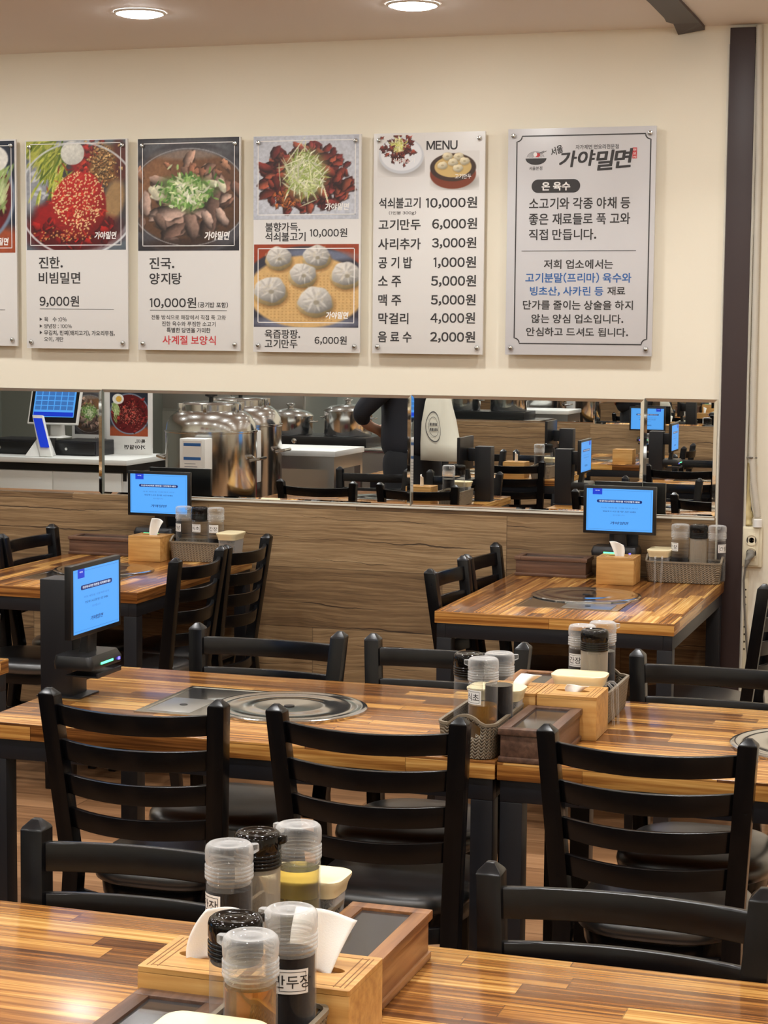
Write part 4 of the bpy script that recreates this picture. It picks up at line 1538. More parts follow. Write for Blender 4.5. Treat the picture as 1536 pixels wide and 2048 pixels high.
def tissue(label, x, y, z, w, h, lean, turn, seed, group=None, curl=0.0):
    """a pulled-up tissue: a folded, curling sheet standing in the slot"""
    r = random.Random(seed)
    m = MB()
    nu, nv = 16, 14
    vs = []
    ph = r.random() * 6
    for j in range(nv + 1):
        v = j / nv
        for i in range(nu + 1):
            u = -1 + 2 * i / nu
            wid = w * (0.55 + 0.60 * v ** 0.8) * (1 - 0.12 * v * v)
            x_ = u * wid / 2 + lean[0] * h * v ** 1.6
            y_ = 0.011 * (1 - 0.3 * v) * math.sin(u * 2.6 + ph) + lean[1] * h * v ** 1.6 + curl * v * v * u * u
            z_ = h * (v * (1 - 0.10 * v) - 0.14 * v * v * (u * r.choice((1,)) * 0.6 + 0.5 * u * u)) - 0.006
            vs.append((x_, y_, z_))
    n = nu + 1
    fs = [(j * n + i, j * n + i + 1, (j + 1) * n + i + 1, (j + 1) * n + i) for j in range(nv) for i in range(nu)]
    m.add(vs, fs)
    ob = m.build('tissue', 'tissue', None, smooth=True, angle=180, loc=(x, y, z), rotz=turn)
    md = ob.modifiers.new('thickness', 'SOLIDIFY')
    md.thickness = 0.0008
    return tag(ob, label, 'tissue', group)

def cutlery_maker(mat):
    """long axis local y"""
    def mk():
        t = thing('cutlery_box', 'x', 'cutlery box')
        a, b = 0.058, 0.135
        MB().box(-a, a, -b, b, 0.012, 0.060).build('box_body', mat, t, bevel=0.0015)
        MB().box(-a - 0.004, a + 0.004, -b - 0.004, b + 0.004, 0.0, 0.012).build('base_moulding', mat, t, bevel=0.003)
        m = MB()
        A, B, w = a + 0.005, b + 0.005, 0.024
        for q in ((-A, A, -B, -B + w), (-A, A, B - w, B), (-A, -A + w, -B + w, B - w), (A - w, A, -B + w, B - w)):
            m.box(*q, 0.060, 0.074)
        lid = m.build('lid_frame', mat, t, bevel=0.0018)
        MB().box(-A + w - 0.002, A - w + 0.002, -B + w - 0.002, B - w + 0.002, 0.0605, 0.0695).build('lid_pane', 'pane', lid)
        return t
    return mk

def cutlery(mat, label, x, y, rot=0.0, group=None):
    return place('cutlery' + mat, cutlery_maker(mat), label, 'cutlery box', (x, y, 0.7502), rot, group)

def jar_maker():
    t = thing('relish_jar', 'x', 'jar')
    m = MB()
    m.loft([rrect(0, 0, 0.044, 0.026, 0.014, 0.0), rrect(0, 0, 0.050, 0.031, 0.016, 0.006), rrect(0, 0, 0.056, 0.036, 0.016, 0.088)], 0, True, False)
    m.build('jar_body', 'clearjar', t, smooth=True)
    m = MB()
    m.loft([rrect(0, 0, 0.046, 0.028, 0.014, 0.004), rrect(0, 0, 0.050, 0.031, 0.014, 0.046)])
    m.build('relish', 'amber', t, smooth=True, angle=50)
    m = MB()
    m.loft([rrect(0, 0, 0.057, 0.037, 0.017, 0.086), rrect(0, 0, 0.060, 0.039, 0.019, 0.098), rrect(0, 0, 0.065, 0.0435, 0.022, 0.108), rrect(0, 0, 0.065, 0.0435, 0.022, 0.112), rrect(0, 0, 0.062, 0.041, 0.020, 0.1135), rrect(0, 0, 0.058, 0.037, 0.018, 0.1125)])
    m.build('jar_lid', 'cream', t, smooth=True, angle=60)
    return t

def jar(label, x, y, rot=0.0, group=None, z=0.7575):
    return place('jar', jar_maker, label, 'jar', (x, y, z), rot, group)

def tongs(label, x, y, z, turn, group=None, h=0.092):
    def mk():
        t = thing('serving_tongs', 'x', 'tongs')
        for s in (-1, 1):
            m = MB()
            m.tube([(-0.024, s * 0.010, 0.000), (-0.014, s * 0.011, 0.010), (-0.004, s * 0.012, 0.010), (0.006, s * 0.013, 0.002), (0.008, s * 0.013, -0.03), (0.012, s * 0.011, -h)], [0.003, 0.003, 0.0035, 0.0035, 0.0035, 0.003], 8)
            m.build('tong_arm', 'clearcap', t, smooth=True)
        m = MB()
        m.tube([(0.012, -0.011, -h), (0.013, 0, -h - 0.004), (0.012, 0.011, -h)], 0.003, 8)
        m.build('tong_bend', 'clearcap', t, smooth=True)
        return t
    return place('tongs', mk, label, 'tongs', (x, y, z), turn, group)

# --- nearest tables
bottle('soy', 'clear-capped soy sauce bottle labelled 간장 on the nearest table', -1.012, -4.762, math.radians(38), -0.62)
bottle('blackhazy', 'hazy bottle with black spouted cap behind the nearest soy sauce', -0.998, -4.690, math.radians(8))
bottle('oil', 'clear-capped bottle of pale yellow oil at the back of the nearest boxes', -0.958, -4.632, math.radians(165))
bottle('blackamber', 'black-capped bottle standing just behind the nearest amber bottle', -0.876, -5.068, math.radians(60))
bottle('cloudy', 'clear-capped bottle of cloudy amber vinegar, nearest of all bottles', -0.832, -5.128, math.radians(178))
bottle('dumpling', 'clear-capped dark sauce bottle labelled 만두 beside the nearest tissue', -0.824, -5.016, math.radians(176), 0.45)
basket('grey woven basket behind the nearest tissue boxes', -1.05, -0.922, -4.80, -4.52)
basket('grey woven basket at the front of the nearest table, holding an amber bottle', -0.912, -0.788, -5.247, -4.965)
jar('cream-lidded jar at the bottom edge, in front of the amber bottle', -0.853, -5.2075, 0.0, None, 0.763)
jar('cream-lidded jar behind the pale yellow oil bottle', -0.975, -4.556)
napkin_box('bamboo tissue box on the nearest tables, left one of the pair', -0.985, -4.902)
napkin_box('bamboo tissue box on the nearest tables, right one with the taller tissue', -0.832, -4.902)
tissue('white tissue leaning from the left bamboo box behind the nearest bottles', -0.988, -4.905, 0.848, 0.072, 0.078, (0.50, 0.10), 0.25, 3)
tissue('tall white tissue standing from the right bamboo box beside the dark sauce', -0.835, -4.905, 0.848, 0.080, 0.092, (0.15, 0.1), 0.15, 8, None, 0.02)
cutlery('walnut', 'dark cutlery box with smoked lid at the front of the nearest table', -0.985, -5.115)
cutlery('oak', 'light brown cutlery box behind the right bamboo box on the nearest tables', -0.848, -4.665)

# --- middle row
basket('grey woven basket at the near edge of the middle table holding vinegar', -1.160, -1.034, -3.228, -2.962)
bottle('vinegar', 'clear-capped amber bottle labelled 식초 in the middle table basket', -1.075, -3.172, math.radians(200), -0.50)
bottle('blackamber', 'black-capped bottle tucked behind the vinegar in the middle table basket', -1.122, -3.122, math.radians(120))
bottle('soyplain', 'clear-capped bottle of dark soy at the back of the middle basket', -1.060, -3.092, math.radians(20))
jar('small cream-lidded jar at the far end of the middle table basket', -1.088, -3.000)
cutlery('walnut', 'dark cutlery box at the near edge of the middle row beside the basket', -0.962, -3.094)
napkin_box('bamboo tissue box in the middle row, front right with short tissue', -0.937, -2.886)
napkin_box('bamboo tissue box in the middle row, mostly hidden behind its twin', -1.079, -2.888)
tissue('short white tissue folded over on the front bamboo box in the middle row', -0.938, -2.883, 0.849, 0.05, 0.022, (0.6, -0.1), 0.3, 5)
tissue('white tissue lying in the half hidden bamboo box in the middle row', -1.066, -2.872, 0.849, 0.05, 0.036, (0.9, 0.3), 0.5, 6)
cutlery('oak', 'light brown cutlery box behind the bamboo boxes in the middle row', -1.092, -2.652)
basket('grey woven basket behind the bamboo boxes in the middle row', -1.000, -0.876, -2.795, -2.515)
jar('wide cream-lidded jar above the bamboo box in the middle row', -0.946, -2.768)
bottle('blackhazy', 'hazy black-capped bottle behind the wide cream jar lid', -0.929, -2.690, math.radians(100))
bottle('soylow', 'soy bottle labelled 간장 peeking left of the hazy black-capped bottle', -0.972, -2.630, math.radians(70), -0.35)
bottle('soyplain', 'clear-capped soy bottle farthest back in the middle row', -0.936, -2.560, math.radians(20))
tongs('clear plastic tongs hooked over the basket beside the bamboo box', -0.872, -2.750, 0.838, -0.3)

# --- wall table by the post
cutlery('walnut', 'dark cutlery box along the wall on the post-side table', -1.628, -0.088, PI / 2)
napkin_box('bamboo tissue box under the tablet on the post-side wall table', -1.356, -0.212)
tissue('white tissue curling up in front of the post-side tablet', -1.352, -0.212, 0.848, 0.052, 0.066, (-0.2, 0.0), 0.1, 11)
basket('grey woven basket next to the brown post', -1.268, -0.992, -0.15, -0.026, PI / 2)
bottle('soylow', 'dark soy bottle in the basket next to the brown post, left of three', -1.150, -0.088, math.radians(120), -0.7)
bottle('blackhazy', 'black-capped bottle in the middle of the basket next to the brown post', -1.082, -0.088, math.radians(90))
bottle('hazysoy', 'clear-capped bottle in the basket touching the brown post', -1.0135, -0.088, math.radians(90), 0.9)
jar('cream-lidded jar at the left end of the basket next to the brown post', -1.222, -0.092, PI / 2)
tongs('clear plastic tongs hanging over the front of the basket by the post', -1.218, -0.150, 0.838, -PI / 2)

# --- left wall table
cutlery('walnut', 'dark cutlery box along the wall on the left wall table', -3.500, -0.105, PI / 2)
napkin_box('bamboo tissue box under the tablet on the left wall table', -3.245, -0.212)
tissue('upright white tissue in front of the left wall tablet', -3.235, -0.212, 0.848, 0.045, 0.082, (0.22, 0.0), 0.1, 14)
basket('grey woven basket at the end of the left wall table', -3.165, -2.89, -0.225, -0.10, PI / 2)
bottle('hazysoy', 'clear-capped bottle nearest the tablet in the left wall basket', -3.125, -0.163, math.radians(90), -0.6)
bottle('blacklabel', 'black-capped bottle in the middle of the left wall basket', -3.056, -0.163, math.radians(90), -0.15)
bottle('soylow', 'clear-capped bottle at the right of the left wall basket', -2.987, -0.163, math.radians(90), 0.05)
jar('cream-lidded jar at the chair end of the left wall basket', -2.915, -0.180, PI / 2)

# --- tables seen by reflection
GK = 'seasonings seen only in the mirror'
for bx, by, ty in ((-2.78, -2.60, -2.72), (-2.78, -4.64, -4.80)):
    basket('grey woven basket across the aisle, seen only in the mirror', bx - .06, bx + .06, by - .14, by + .14, 0, GK)
    bottle('soyplain', 'dark bottle across the aisle, seen only in the mirror', bx - 0.018, by + 0.075, 1.0, 0, 0.7575, GK)
    bottle('blackamber', 'black-capped bottle across the aisle, seen only in the mirror', bx + 0.022, by + 0.018, 1.6, 0, 0.7575, GK)
    jar('jar across the aisle, seen only in the mirror', bx, by - 0.08, 0, GK)
    napkin_box('bamboo tissue box across the aisle, seen only in the mirror', bx - 0.17, by + 0.06, 0.0, GK)
    tissue('tissue across the aisle, seen only in the mirror', bx - 0.17, by + 0.06, 0.848, 0.05, 0.075, (0.2, 0.1), 1.0, 21, GK)
basket('grey woven basket on the table opposite, seen only in the mirror', -2.44, -2.32, -6.29, -6.02, 0, GK)
bottle('soyplain', 'dark bottle on the table opposite, seen only in the mirror', -2.39, -6.10, 1.0, 0, 0.7575, GK)
bottle('blackhazy', 'hazy bottle on the table opposite, seen only in the mirror', -2.37, -6.18, 1.0, 0, 0.7575, GK)
napkin_box('bamboo tissue box on the table opposite, seen only in the mirror', -2.56, -6.12, 0.0, GK)

# ------------------------------------------------------------------ ordering tablets (local: screen faces -y, z up from the table top)
def tablet_maker(stand):
    def mk():
        t = thing('ordering_tablet', 'x', 'tablet')
        sc_z, w, h = 0.258, 0.275, 0.181
        m = MB()
        m.box(-w / 2, w / 2, -0.012, 0.006, sc_z - h / 2, sc_z + h / 2)
        bz = m.build('bezel', 'blackplastic', t, bevel=0.003)
        aw, ah = w / 2 - 0.0125, h / 2 - 0.0115
        m = MB()
        yy = -0.0124
        m.poly([(-aw, yy, sc_z - ah), (aw, yy, sc_z - ah), (aw, yy, sc_z + ah), (-aw, yy, sc_z + ah)])
        sc = m.build('screen', 'screen', t)
        X = lambda u: -aw + 2 * aw * u
        Z = lambda v: sc_z + ah - 2 * ah * v
        m = MB()
        r = 0.0058
        xa, xb, zc = X(0.155), X(0.84), Z(0.295)
        m.poly(ell_pts(xb - r, zc, r, r, yy - 0.0004, 12, -90, 90) + ell_pts(xa + r, zc, r, r, yy - 0.0004, 12, 90, 270))
        m.build('heading_pill', 'scr_navy', sc)
        m = MB()
        put_text(m, '주문하시려면 화면을 터치해주세요', X(0.19), X(0.805), zc - 0.0033, zc + 0.0033, yy - 0.0008, 0.02)
        m.build('white_lettering', 'scr_white', sc)
        m = MB()
        put_text(m, '맛있게 드시고 즐거운 시간 되세요', X(0.25), X(0.75), Z(0.535) - 0.003, Z(0.535) + 0.003, yy - 0.0004, 0.014)
        m.build('navy_lettering', 'scr_navy', sc)
        m = MB()
        put_text(m, LOGO, X(0.36), X(0.63), Z(0.81) - 0.0055, Z(0.81) + 0.0055, yy - 0.0004, 0.03, 0, 0.2)
        m.build('brush_logo', 'scr_navy', sc)
        m = MB()
        for v, a, b in ((0.45, 0.22, 0.77), (0.62, 0.40, 0.58)):
            put_text(m, '저희 매장을 이용해주셔서' if v < 0.5 else '감사합니다', X(a), X(b), Z(v) - 0.0027, Z(v) + 0.0027, yy - 0.0004, 0.004)
        frame_line(m, X(0.02), X(0.975), Z(0.965), Z(0.035), 0.0008, yy - 0.0003)
        m.build('pale_lettering', 'scr_mid', sc)
        m = MB()
        m.poly([(X(0.09), yy - 0.0005, Z(0.14)), (X(0.235), yy - 0.0005, Z(0.14)), (X(0.235), yy - 0.0005, Z(0.0)), (X(0.09), yy - 0.0005, Z(0.0))])
        m.build('table_number_tab', 'scr_tab', sc)
        m = MB()
        put_text(m, '테이블', X(0.13), X(0.195), Z(0.045) - 0.002, Z(0.045) + 0.002, yy - 0.0008, 0.01)
        m.build('tab_lettering', 'scr_white', sc)
        # neck, payment reader
        m = MB()
        m.loft([rrect(0, 0.014, 0.028, 0.012, 0.004, 0.118), rrect(0, 0.008, 0.024, 0.010, 0.004, 0.172)])
        m.build('neck', 'blackplastic', t, smooth=True)
        m = MB()
        m.loft([rrect(-0.012, 0.006, 0.086, 0.052, 0.012, 0.088), rrect(-0.012, 0.006, 0.088, 0.054, 0.014, 0.104), rrect(-0.012, 0.010, 0.082, 0.048, 0.014, 0.121)])
        rd = m.build('card_reader', 'blackplastic', t, smooth=True, angle=40)
        m = MB()
        m.box(-0.050, 0.015, -0.0502, -0.044, 0.098, 0.103)
        m.build('green_light_bar', 'led_green', rd)
        m = MB()
        m.box(0.046, 0.053, -0.0504, -0.044, 0.095, 0.102)
        m.build('blue_light', 'led_blue', rd)
        m = MB()
        m.box(-0.072, 0.060, -0.046, 0.040, 0.066, 0.070)
        m.box(-0.072, 0.060, -0.050, -0.046, 0.066, 0.078)
        m.build('reader_shelf', 'blackmetal', t, bevel=0.001)
        if stand:
            m = MB()
            m.box(-0.008, 0.072, 0.052, 0.142, 0.003, 0.297)
            m.build('post', 'blackmetal', t, bevel=0.004)
            m = MB()
            m.box(-0.022, 0.086, 0.025, 0.146, 0.0, 0.004)
            m.build('base_plate', 'blackmetal', t, bevel=0.001)
            m = MB()
            m.box(0.0, 0.064, 0.030, 0.060, 0.070, 0.115)
            m.box(0.010, 0.054, 0.010, 0.056, 0.215, 0.285)
            m.build('bracket', 'blackmetal', t, bevel=0.002)
        else:
            m = MB()
            m.box(-0.055, 0.055, 0.0, 0.088, 0.060, 0.0655)
            m.box(-0.055, 0.055, 0.083, 0.0885, 0.0655, 0.16)
            m.build('wall_bracket', 'blackmetal', t, bevel=0.002)
        return t
    return mk

place('tab_wall', tablet_maker(False), 'blue-screen tablet on the wall above the post-side table', 'tablet', (-1.376, -0.102, 0.752))
place('tab_wall', tablet_maker(False), 'blue-screen tablet on the wall above the left wall table', 'tablet', (-3.255, -0.108, 0.748))
# local -y -> world +x : rotate by +90 degrees
place('tab_post', tablet_maker(True), 'blue-screen tablet on a black post standing on the middle table', 'tablet', (-2.157, -2.900, 0.7502), PI / 2)
GT = 'tablets seen only in the mirror'
LT = 'black tablet post across the aisle, seen only in the mirror'
place('tab_post', tablet_maker(True), LT, 'tablet', (-2.80, -2.86, 0.7502), -PI / 2, GT)
place('tab_post', tablet_maker(True), LT, 'tablet', (-2.80, -4.90, 0.7502), -PI / 2, GT)
place('tab_post', tablet_maker(True), LT, 'tablet', (-2.02, -4.93, 0.7502), PI / 2, GT)
place('tab_wall', tablet_maker(False), 'wall tablet above the table opposite, seen only in the mirror', 'tablet', (-2.62, WY0 + 0.112, 0.752), PI, GT)

# ------------------------------------------------------------------ sockets, conduit, cable
def socket_box(label, x0, x1, z0, z1, yb, d, plug):
    cx, cz = (x0 + x1) / 2, (z0 + z1) / 2
    w, h = (x1 - x0) / 2, (z1 - z0) / 2
    t = thing('wall_socket', label, 'socket', (cx, yb, cz))
    MB().box(-w, w, -d, -0.0005, -h, h).build('back_box', 'socket', t, bevel=0.003)
    m = MB()
    m.box(-w * 0.86, w * 0.70, -d - 0.005, -d, -h * 0.92, h * 0.92)
    m.build('face_plate', 'socket', t, bevel=0.002)
    m = MB()
    m.box(-w * 0.42, w * 0.34, -d - 0.0075, -d - 0.005, -h * 0.66, h * 0.70)
    m.build('insert', 'socket', t, bevel=0.001)
    for k, zz in enumerate((h * 0.34, -h * 0.30)):
        m = MB()
        m.lathe([(0.0205, 0.0), (0.0205, 0.002), (0.0185, 0.002), (0.0185, -0.004)], 0, 0, 26, 0, False, False)
        m.v = [(a - w * 0.04, -d - 0.0075 - c, zz + b) for a, b, c in m.v]
        m.build('socket_rim', 'socket', t, smooth=True)
        m = MB()
        m.lathe([(0.0185, -0.0005), (0.010, -0.0003)], 0, 0, 26)
        m.v = [(a - w * 0.04, -d - 0.0078 - c, zz + b) for a, b, c in m.v]
        hb = m.build('socket_well', 'hole', t)
        m = MB()
        for sx in (-0.0065, 0.0065):
            m.tube([(sx - w * 0.04, -d - 0.008, zz), (sx - w * 0.04, -d - 0.0095, zz)], 0.0022, 8)
        m.build('socket_contact', 'steel', t)
    return t

socket_box('ivory double wall socket with a grey plug, beside the brown post', -0.930, -0.858, 0.808, 0.958, -0.0005, 0.020, True)
socket_box('ivory wall socket low on the wood panel at the left edge', -4.095, -4.010, 0.315, 0.437, -0.0125, 0.020, False)
t = thing('power_plug', 'grey plug with a cable hanging from the ivory double socket', 'plug', (-0.897, -0.03, 0.86))
m = MB()
m.tube([(0, 0.004, 0.0), (-0.001, -0.012, -0.006), (-0.008, -0.024, -0.026), (-0.014, -0.028, -0.050)], [0.0155, 0.0155, 0.011, 0.006], 14)
m.build('plug_body', 'cable', t, smooth=True)
m = MB()
m.tube([(-0.014, -0.028, -0.050), (-0.020, -0.022, -0.10), (-0.016, -0.012, -0.20), (-0.006, -0.006, -0.33), (0.006, -0.004, -0.47), (0.008, -0.006, -0.62), (0.012, -0.008, -0.80)], 0.0042, 8)
m.build('power_cable', 'cable', t, smooth=True)
m = MB()
pts = []
path = [(-0.918, -0.020, CEIL - 0.005), (-0.908, -0.018, 2.3), (-0.906, -0.018, 1.75), (-0.904, -0.018, 1.30), (-0.902, -0.020, 1.215), (-0.894, -0.022, 1.12), (-0.882, -0.022, 1.040), (-0.876, -0.020, 0.990)]
dense = []
for a, b in zip(path, path[1:]):
    n = max(1, int((Vector(b) - Vector(a)).length / 0.0035))
    dense += [tuple(Vector(a).lerp(Vector(b), k / n)) for k in range(n)]
m.tube(dense, [0.0125 if k % 2 else 0.0105 for k in range(len(dense))], 12)
t = thing('conduit', 'grey corrugated conduit running down the wall beside the brown post', 'conduit', (-0.90, 0, 1.0))
m.build('corrugated_pipe', 'conduit', t, (-0.90, 0, 1.0), smooth=True, angle=80)
m = MB()
m.lathe([(0.0165, 0.0), (0.0165, 0.028), (0.0145, 0.030)], 0, 0, 20)
m.shift((-0.8755, -0.020, 0.958))
m.build('end_fitting', 'white', t, (-0.90, 0, 1.0), smooth=True)
m = MB()
m.tube([(-0.921, -0.016, 1.214), (-0.905, -0.036, 1.216), (-0.886, -0.016, 1.214)], 0.003, 8)
m.build('clip', 'cable', t, (-0.90, 0, 1.0), smooth=True)
m = MB()
rg = random.Random(2)
zs = [0.962 + 0.008 * k for k in range(30)]
m.loft([[(-0.9165 + w_ * math.cos(a_) * (1 + 0.25 * math.sin(3 * a_ + z_ * 90)), -0.0015 - w_ * 0.75 * max(0, math.sin(a_)) * (1 + 0.2 * math.sin(5 * a_ + z_ * 60)), z_) for a_ in [2 * PI * q / 14 for q in range(14)]]
        for z_, w_ in [(z_, (0.0165 if z_ < 1.02 else 0.0165 - 0.011 * min(1, (z_ - 1.02) / 0.06)) * (0.85 + 0.3 * rg.random())) for z_ in zs]])
fo = m.build('foam_filler', 'foam', None, smooth=True, angle=180)
tag(fo, 'yellowed foam filler between the brown post and the conduit', 'foam')
m = MB()
hz = [0.72 - 0.028 * k for k in range(9)]
m.box(-0.925, -0.906, -0.004, -0.0006, 0.10, 0.79)
rail = m.build('perforated_rail', 'socket', None)
tag(rail, 'perforated metal rail on the plaster under the double socket', 'rail')
m = MB()
for z in hz:
    m.lathe([(0.0035, 0.0), (0.0035, 0.0005)], 0, 0, 10)
    m.v[-20:] = [(a - 0.9155, -0.0042 - c, z + b) for a, b, c in m.v[-20:]]
m.build('rail_hole', 'hole', rail)

# ------------------------------------------------------------------ kitchen and counter, seen in the mirror
Xc, Yc = -5.50, -4.27
t = thing('service_counter', 'white service counter with a dark band, under the cash register', 'counter', (-6.6, -4.6, 0))
o = (-6.6, -4.6, 0)
m = MB(); m.box(-7.75, Xc - 0.04, -4.96, Yc - 0.03, 0.02, 0.715); m.build('cabinet_body', 'counter', t, o)
m = MB(); m.box(-7.8, Xc, -5.0, Yc, 0.765, 0.80); m.build('worktop', 'counter', t, o, bevel=0.004)
m = MB(); m.box(-7.78, Xc - 0.01, -4.98, Yc - 0.02, 0.715, 0.765); m.box(Xc - 0.035, Xc - 0.012, Yc - 0.0305, Yc - 0.018, 0.66, 0.715); m.build('dark_band', 'blackplastic', t, o)
for x in (-7.2, -6.62, -6.05):
    m = MB(); m.box(x + 0.003, x + 0.565 if x < -6.1 else Xc - 0.05, Yc - 0.03, Yc - 0.022, 0.08, 0.71); m.build('cabinet_door', 'counter', t, o, bevel=0.002)

t = thing('cash_register', 'cash register terminal with a tilted lit blue screen on the counter', 'cash register', (-6.20, -4.62, 0.80))
m = MB(); m.box(-0.19, 0.19, -0.012, 0.012, 0, 0.30)
def tilt(mb, a, d):
    c, s = math.cos(a), math.sin(a)
    mb.v = [(p[0] + d[0], p[1] * c - p[2] * s + d[1], p[1] * s + p[2] * c + d[2]) for p in mb.v]
    return mb
TD = (0.0, 0.04, 0.205)
tilt(m, 0.3, TD).build('monitor_case', 'white', t, bevel=0.006)
m = MB(); m.box(-0.178, 0.178, 0.012, 0.0135, 0.012, 0.29); tilt(m, 0.3, TD).build('monitor_bezel', 'blackplastic', t)
m = MB(); m.box(-0.155, 0.155, 0.0136, 0.0142, 0.05, 0.275); s_ = tilt(m, 0.3, TD).build('monitor_screen', 'screen', t)
m = MB()
for r_ in range(5):
    for c_ in range(6):
        m.box(-0.145 + c_ * 0.049, -0.145 + c_ * 0.049 + 0.042, 0.0143, 0.0146, 0.10 + r_ * 0.034, 0.128 + r_ * 0.034)
tilt(m, 0.3, TD).build('screen_key', 'scr_mid', s_)
m = MB(); m.box(-0.15, 0.15, 0.0143, 0.0146, 0.055, 0.085); tilt(m, 0.3, TD).build('screen_strip', 'scr_tab', s_)
m = MB(); m.loft([rrect(0, -0.04, 0.07, 0.09, 0.02, 0.115), rrect(0, -0.03, 0.05, 0.03, 0.02, 0.13), rrect(0, -0.02, 0.045, 0.02, 0.015, 0.30)]); m.build('stand', 'white', t, smooth=True)
for lb, x0, x1, y0 in (('dark cash drawer under the register, on its far side', -6.68, -6.32, -4.86), ('dark cash drawer with a key lock under the register', -6.17, -5.86, -4.88)):
    d = thing('till_box', lb, 'cash drawer', ((x0 + x1) / 2, y0 + 0.17, 0.8005))
    hw = (x1 - x0) / 2
    m = MB(); m.box(-hw, hw, -0.17, 0.16, 0, 0.10); m.build('drawer_case', 'blackmetal', d, bevel=0.004)
    m = MB(); m.box(-hw + 0.006, hw - 0.006, 0.16, 0.172, 0.008, 0.085); f_ = m.build('drawer_front', 'blackplastic', d, bevel=0.002)
    m = MB(); m.lathe([(0.010, 0), (0.010, 0.004), (0.004, 0.005)], 0, 0, 14); m.v = [(a - hw * 0.4, 0.172 + c, 0.045 + b) for a, b, c in m.v]; m.build('key_lock', 'steel', f_)
t = thing('card_terminal', 'white card terminal with a slanted blue display on the counter edge', 'card terminal', (-6.20, -4.40, 0.8005))
m = MB(); m.loft([[(-0.09, -0.10, 0), (0.07, -0.10, 0), (0.07, 0.06, 0), (-0.09, 0.06, 0)], [(-0.05, -0.10, 0.12), (0.02, -0.10, 0.12), (0.02, -0.05, 0.12), (-0.05, -0.05, 0.12)]]); m.build('terminal_base', 'white', t, bevel=0.008)
m = MB(); m.loft([[(0.03, 0.04, 0.0), (0.12, 0.04, 0.0), (0.12, 0.065, 0.004), (0.03, 0.065, 0.004)], [(-0.08, -0.06, 0.27), (0.0, -0.06, 0.27), (0.0, -0.035, 0.275), (-0.08, -0.035, 0.275)]]); tm = m.build('terminal_face', 'white', t, bevel=0.006)
m = MB(); m.poly([(0.028, 0.0525, 0.065), (0.096, 0.0525, 0.065), (0.0, -0.0265, 0.255), (-0.066, -0.0265, 0.255)]); m.build('terminal_display', 'scr_tab', tm)

def easel_board(label, x0, x1, z0, z1, y, painter, seed):
    cx = (x0 + x1) / 2
    t = thing('menu_easel', label, 'menu board', (cx, y, z0))
    o = (cx, y, z0)
    m = MB(); m.box(x0, x1, y - 0.02, y, z0, z1); m.build('board', 'board', t, o, bevel=0.002)
    c = painter(seed=seed)
    w = x1 - x0
    c.put('photo_print', x1 - w * 0.08, x0 + w * 0.08, z0 + (z1 - z0) * 0.28, z1 - (z1 - z0) * 0.05, y + 0.0006, t, o)
    m = MB()
    put_text(m, LOGO, 0, 1, 0, 1, 0, 0.02)
    m.v = [(x1 - w * 0.14 - p[0] * w * 0.46, y + 0.0006, z0 + (z1 - z0) * (0.08 + 0.065 * p[2])) for p in m.v]
    k0 = len(m.v)
    put_text(m, '특미.', 0, 1, 0, 1, 0, 0.02)
    k = len(m.v) - k0
    m.v[-k:] = [(x1 - w * 0.14 - p[0] * w * 0.22, y + 0.0006, z0 + (z1 - z0) * (0.175 + 0.06 * p[2])) for p in m.v[-k:]]
    m.build('black_lettering', 'ink', t, o)
    m = MB()
    m.tube([(x0 + 0.03, y - 0.02, z0), (x0 + 0.05, y - 0.02, z1 * 0.9)], 0.006, 8)
    m.build('prop', 'blackmetal', t, o)
easel_board('white menu board on the counter showing a red bowl with a halved egg', -5.915, -5.575, 0.8005, 1.25, -4.82, paint_red_bowl, 17)
easel_board('white menu board on the counter showing pale noodles behind the register', -6.22, -5.95, 0.8005, 1.25, -4.90, paint_beef_soup, 18)

def urn(label, x, y, zb, r, hbody):
    t = thing('soup_urn', label, 'urn', (x, y, zb))
    m = MB(); m.lathe([(r * 0.97, 0), (r, 0.01), (r, hbody), (r * 1.02, hbody + 0.004), (r * 1.02, hbody + 0.012), (r * 0.99, hbody + 0.014)], 0, 0, 56); b = m.build('urn_body', 'steel', t, smooth=True, angle=50)
    m = MB()
    m.lathe([(r * 0.99, hbody + 0.014), (r * 0.97, hbody + 0.05), (r * 0.88, hbody + 0.09), (r * 0.74, hbody + 0.118), (r * 0.66, hbody + 0.122), (r * 0.66, hbody + 0.155), (r * 0.60, hbody + 0.165), (r * 0.20, hbody + 0.172)], 0, 0, 56)
    l = m.build('urn_lid', 'steel', t, smooth=True, angle=50)
    m = MB(); m.lathe([(0.012, hbody + 0.17), (0.012, hbody + 0.19), (0.035, hbody + 0.20), (0.035, hbody + 0.212), (0.02, hbody + 0.218)], 0, 0, 24); m.build('lid_knob', 'blackplastic', l, smooth=True)
    for k in range(6):
        a = k * PI / 3 + 0.3
        m = MB(); m.cb(0, 0, 0, 0.03, 0.02, 0.05)
        m.v = [(math.cos(a) * (r * 0.70 + p[0]) - math.sin(a) * p[1], math.sin(a) * (r * 0.70 + p[0]) + math.cos(a) * p[1], p[2] + hbody + 0.138) for p in m.v]
        m.build('lid_clamp', 'steel', l, bevel=0.003)
    for s in (-1, 1):
        m = MB(); m.tube([(s * r, -0.06, hbody * 0.72), (s * (r + 0.05), -0.05, hbody * 0.74), (s * (r + 0.05), 0.05, hbody * 0.74), (s * r, 0.06, hbody * 0.72)], 0.009, 8); m.build('side_handle', 'steel', t, smooth=True)
    m = MB(); m.lathe([(0.028, 0), (0.028, 0.002)], 0, 0, 24); m.v = [(a * 0.8 + 0.16 * r / 0.26, math.sqrt(max(0, r * r - (0.16 * r / 0.26) ** 2)) + 0.004 + c, 0.11 + b) for a, b, c in m.v]; m.build('round_sticker', 'white', t)
    return t
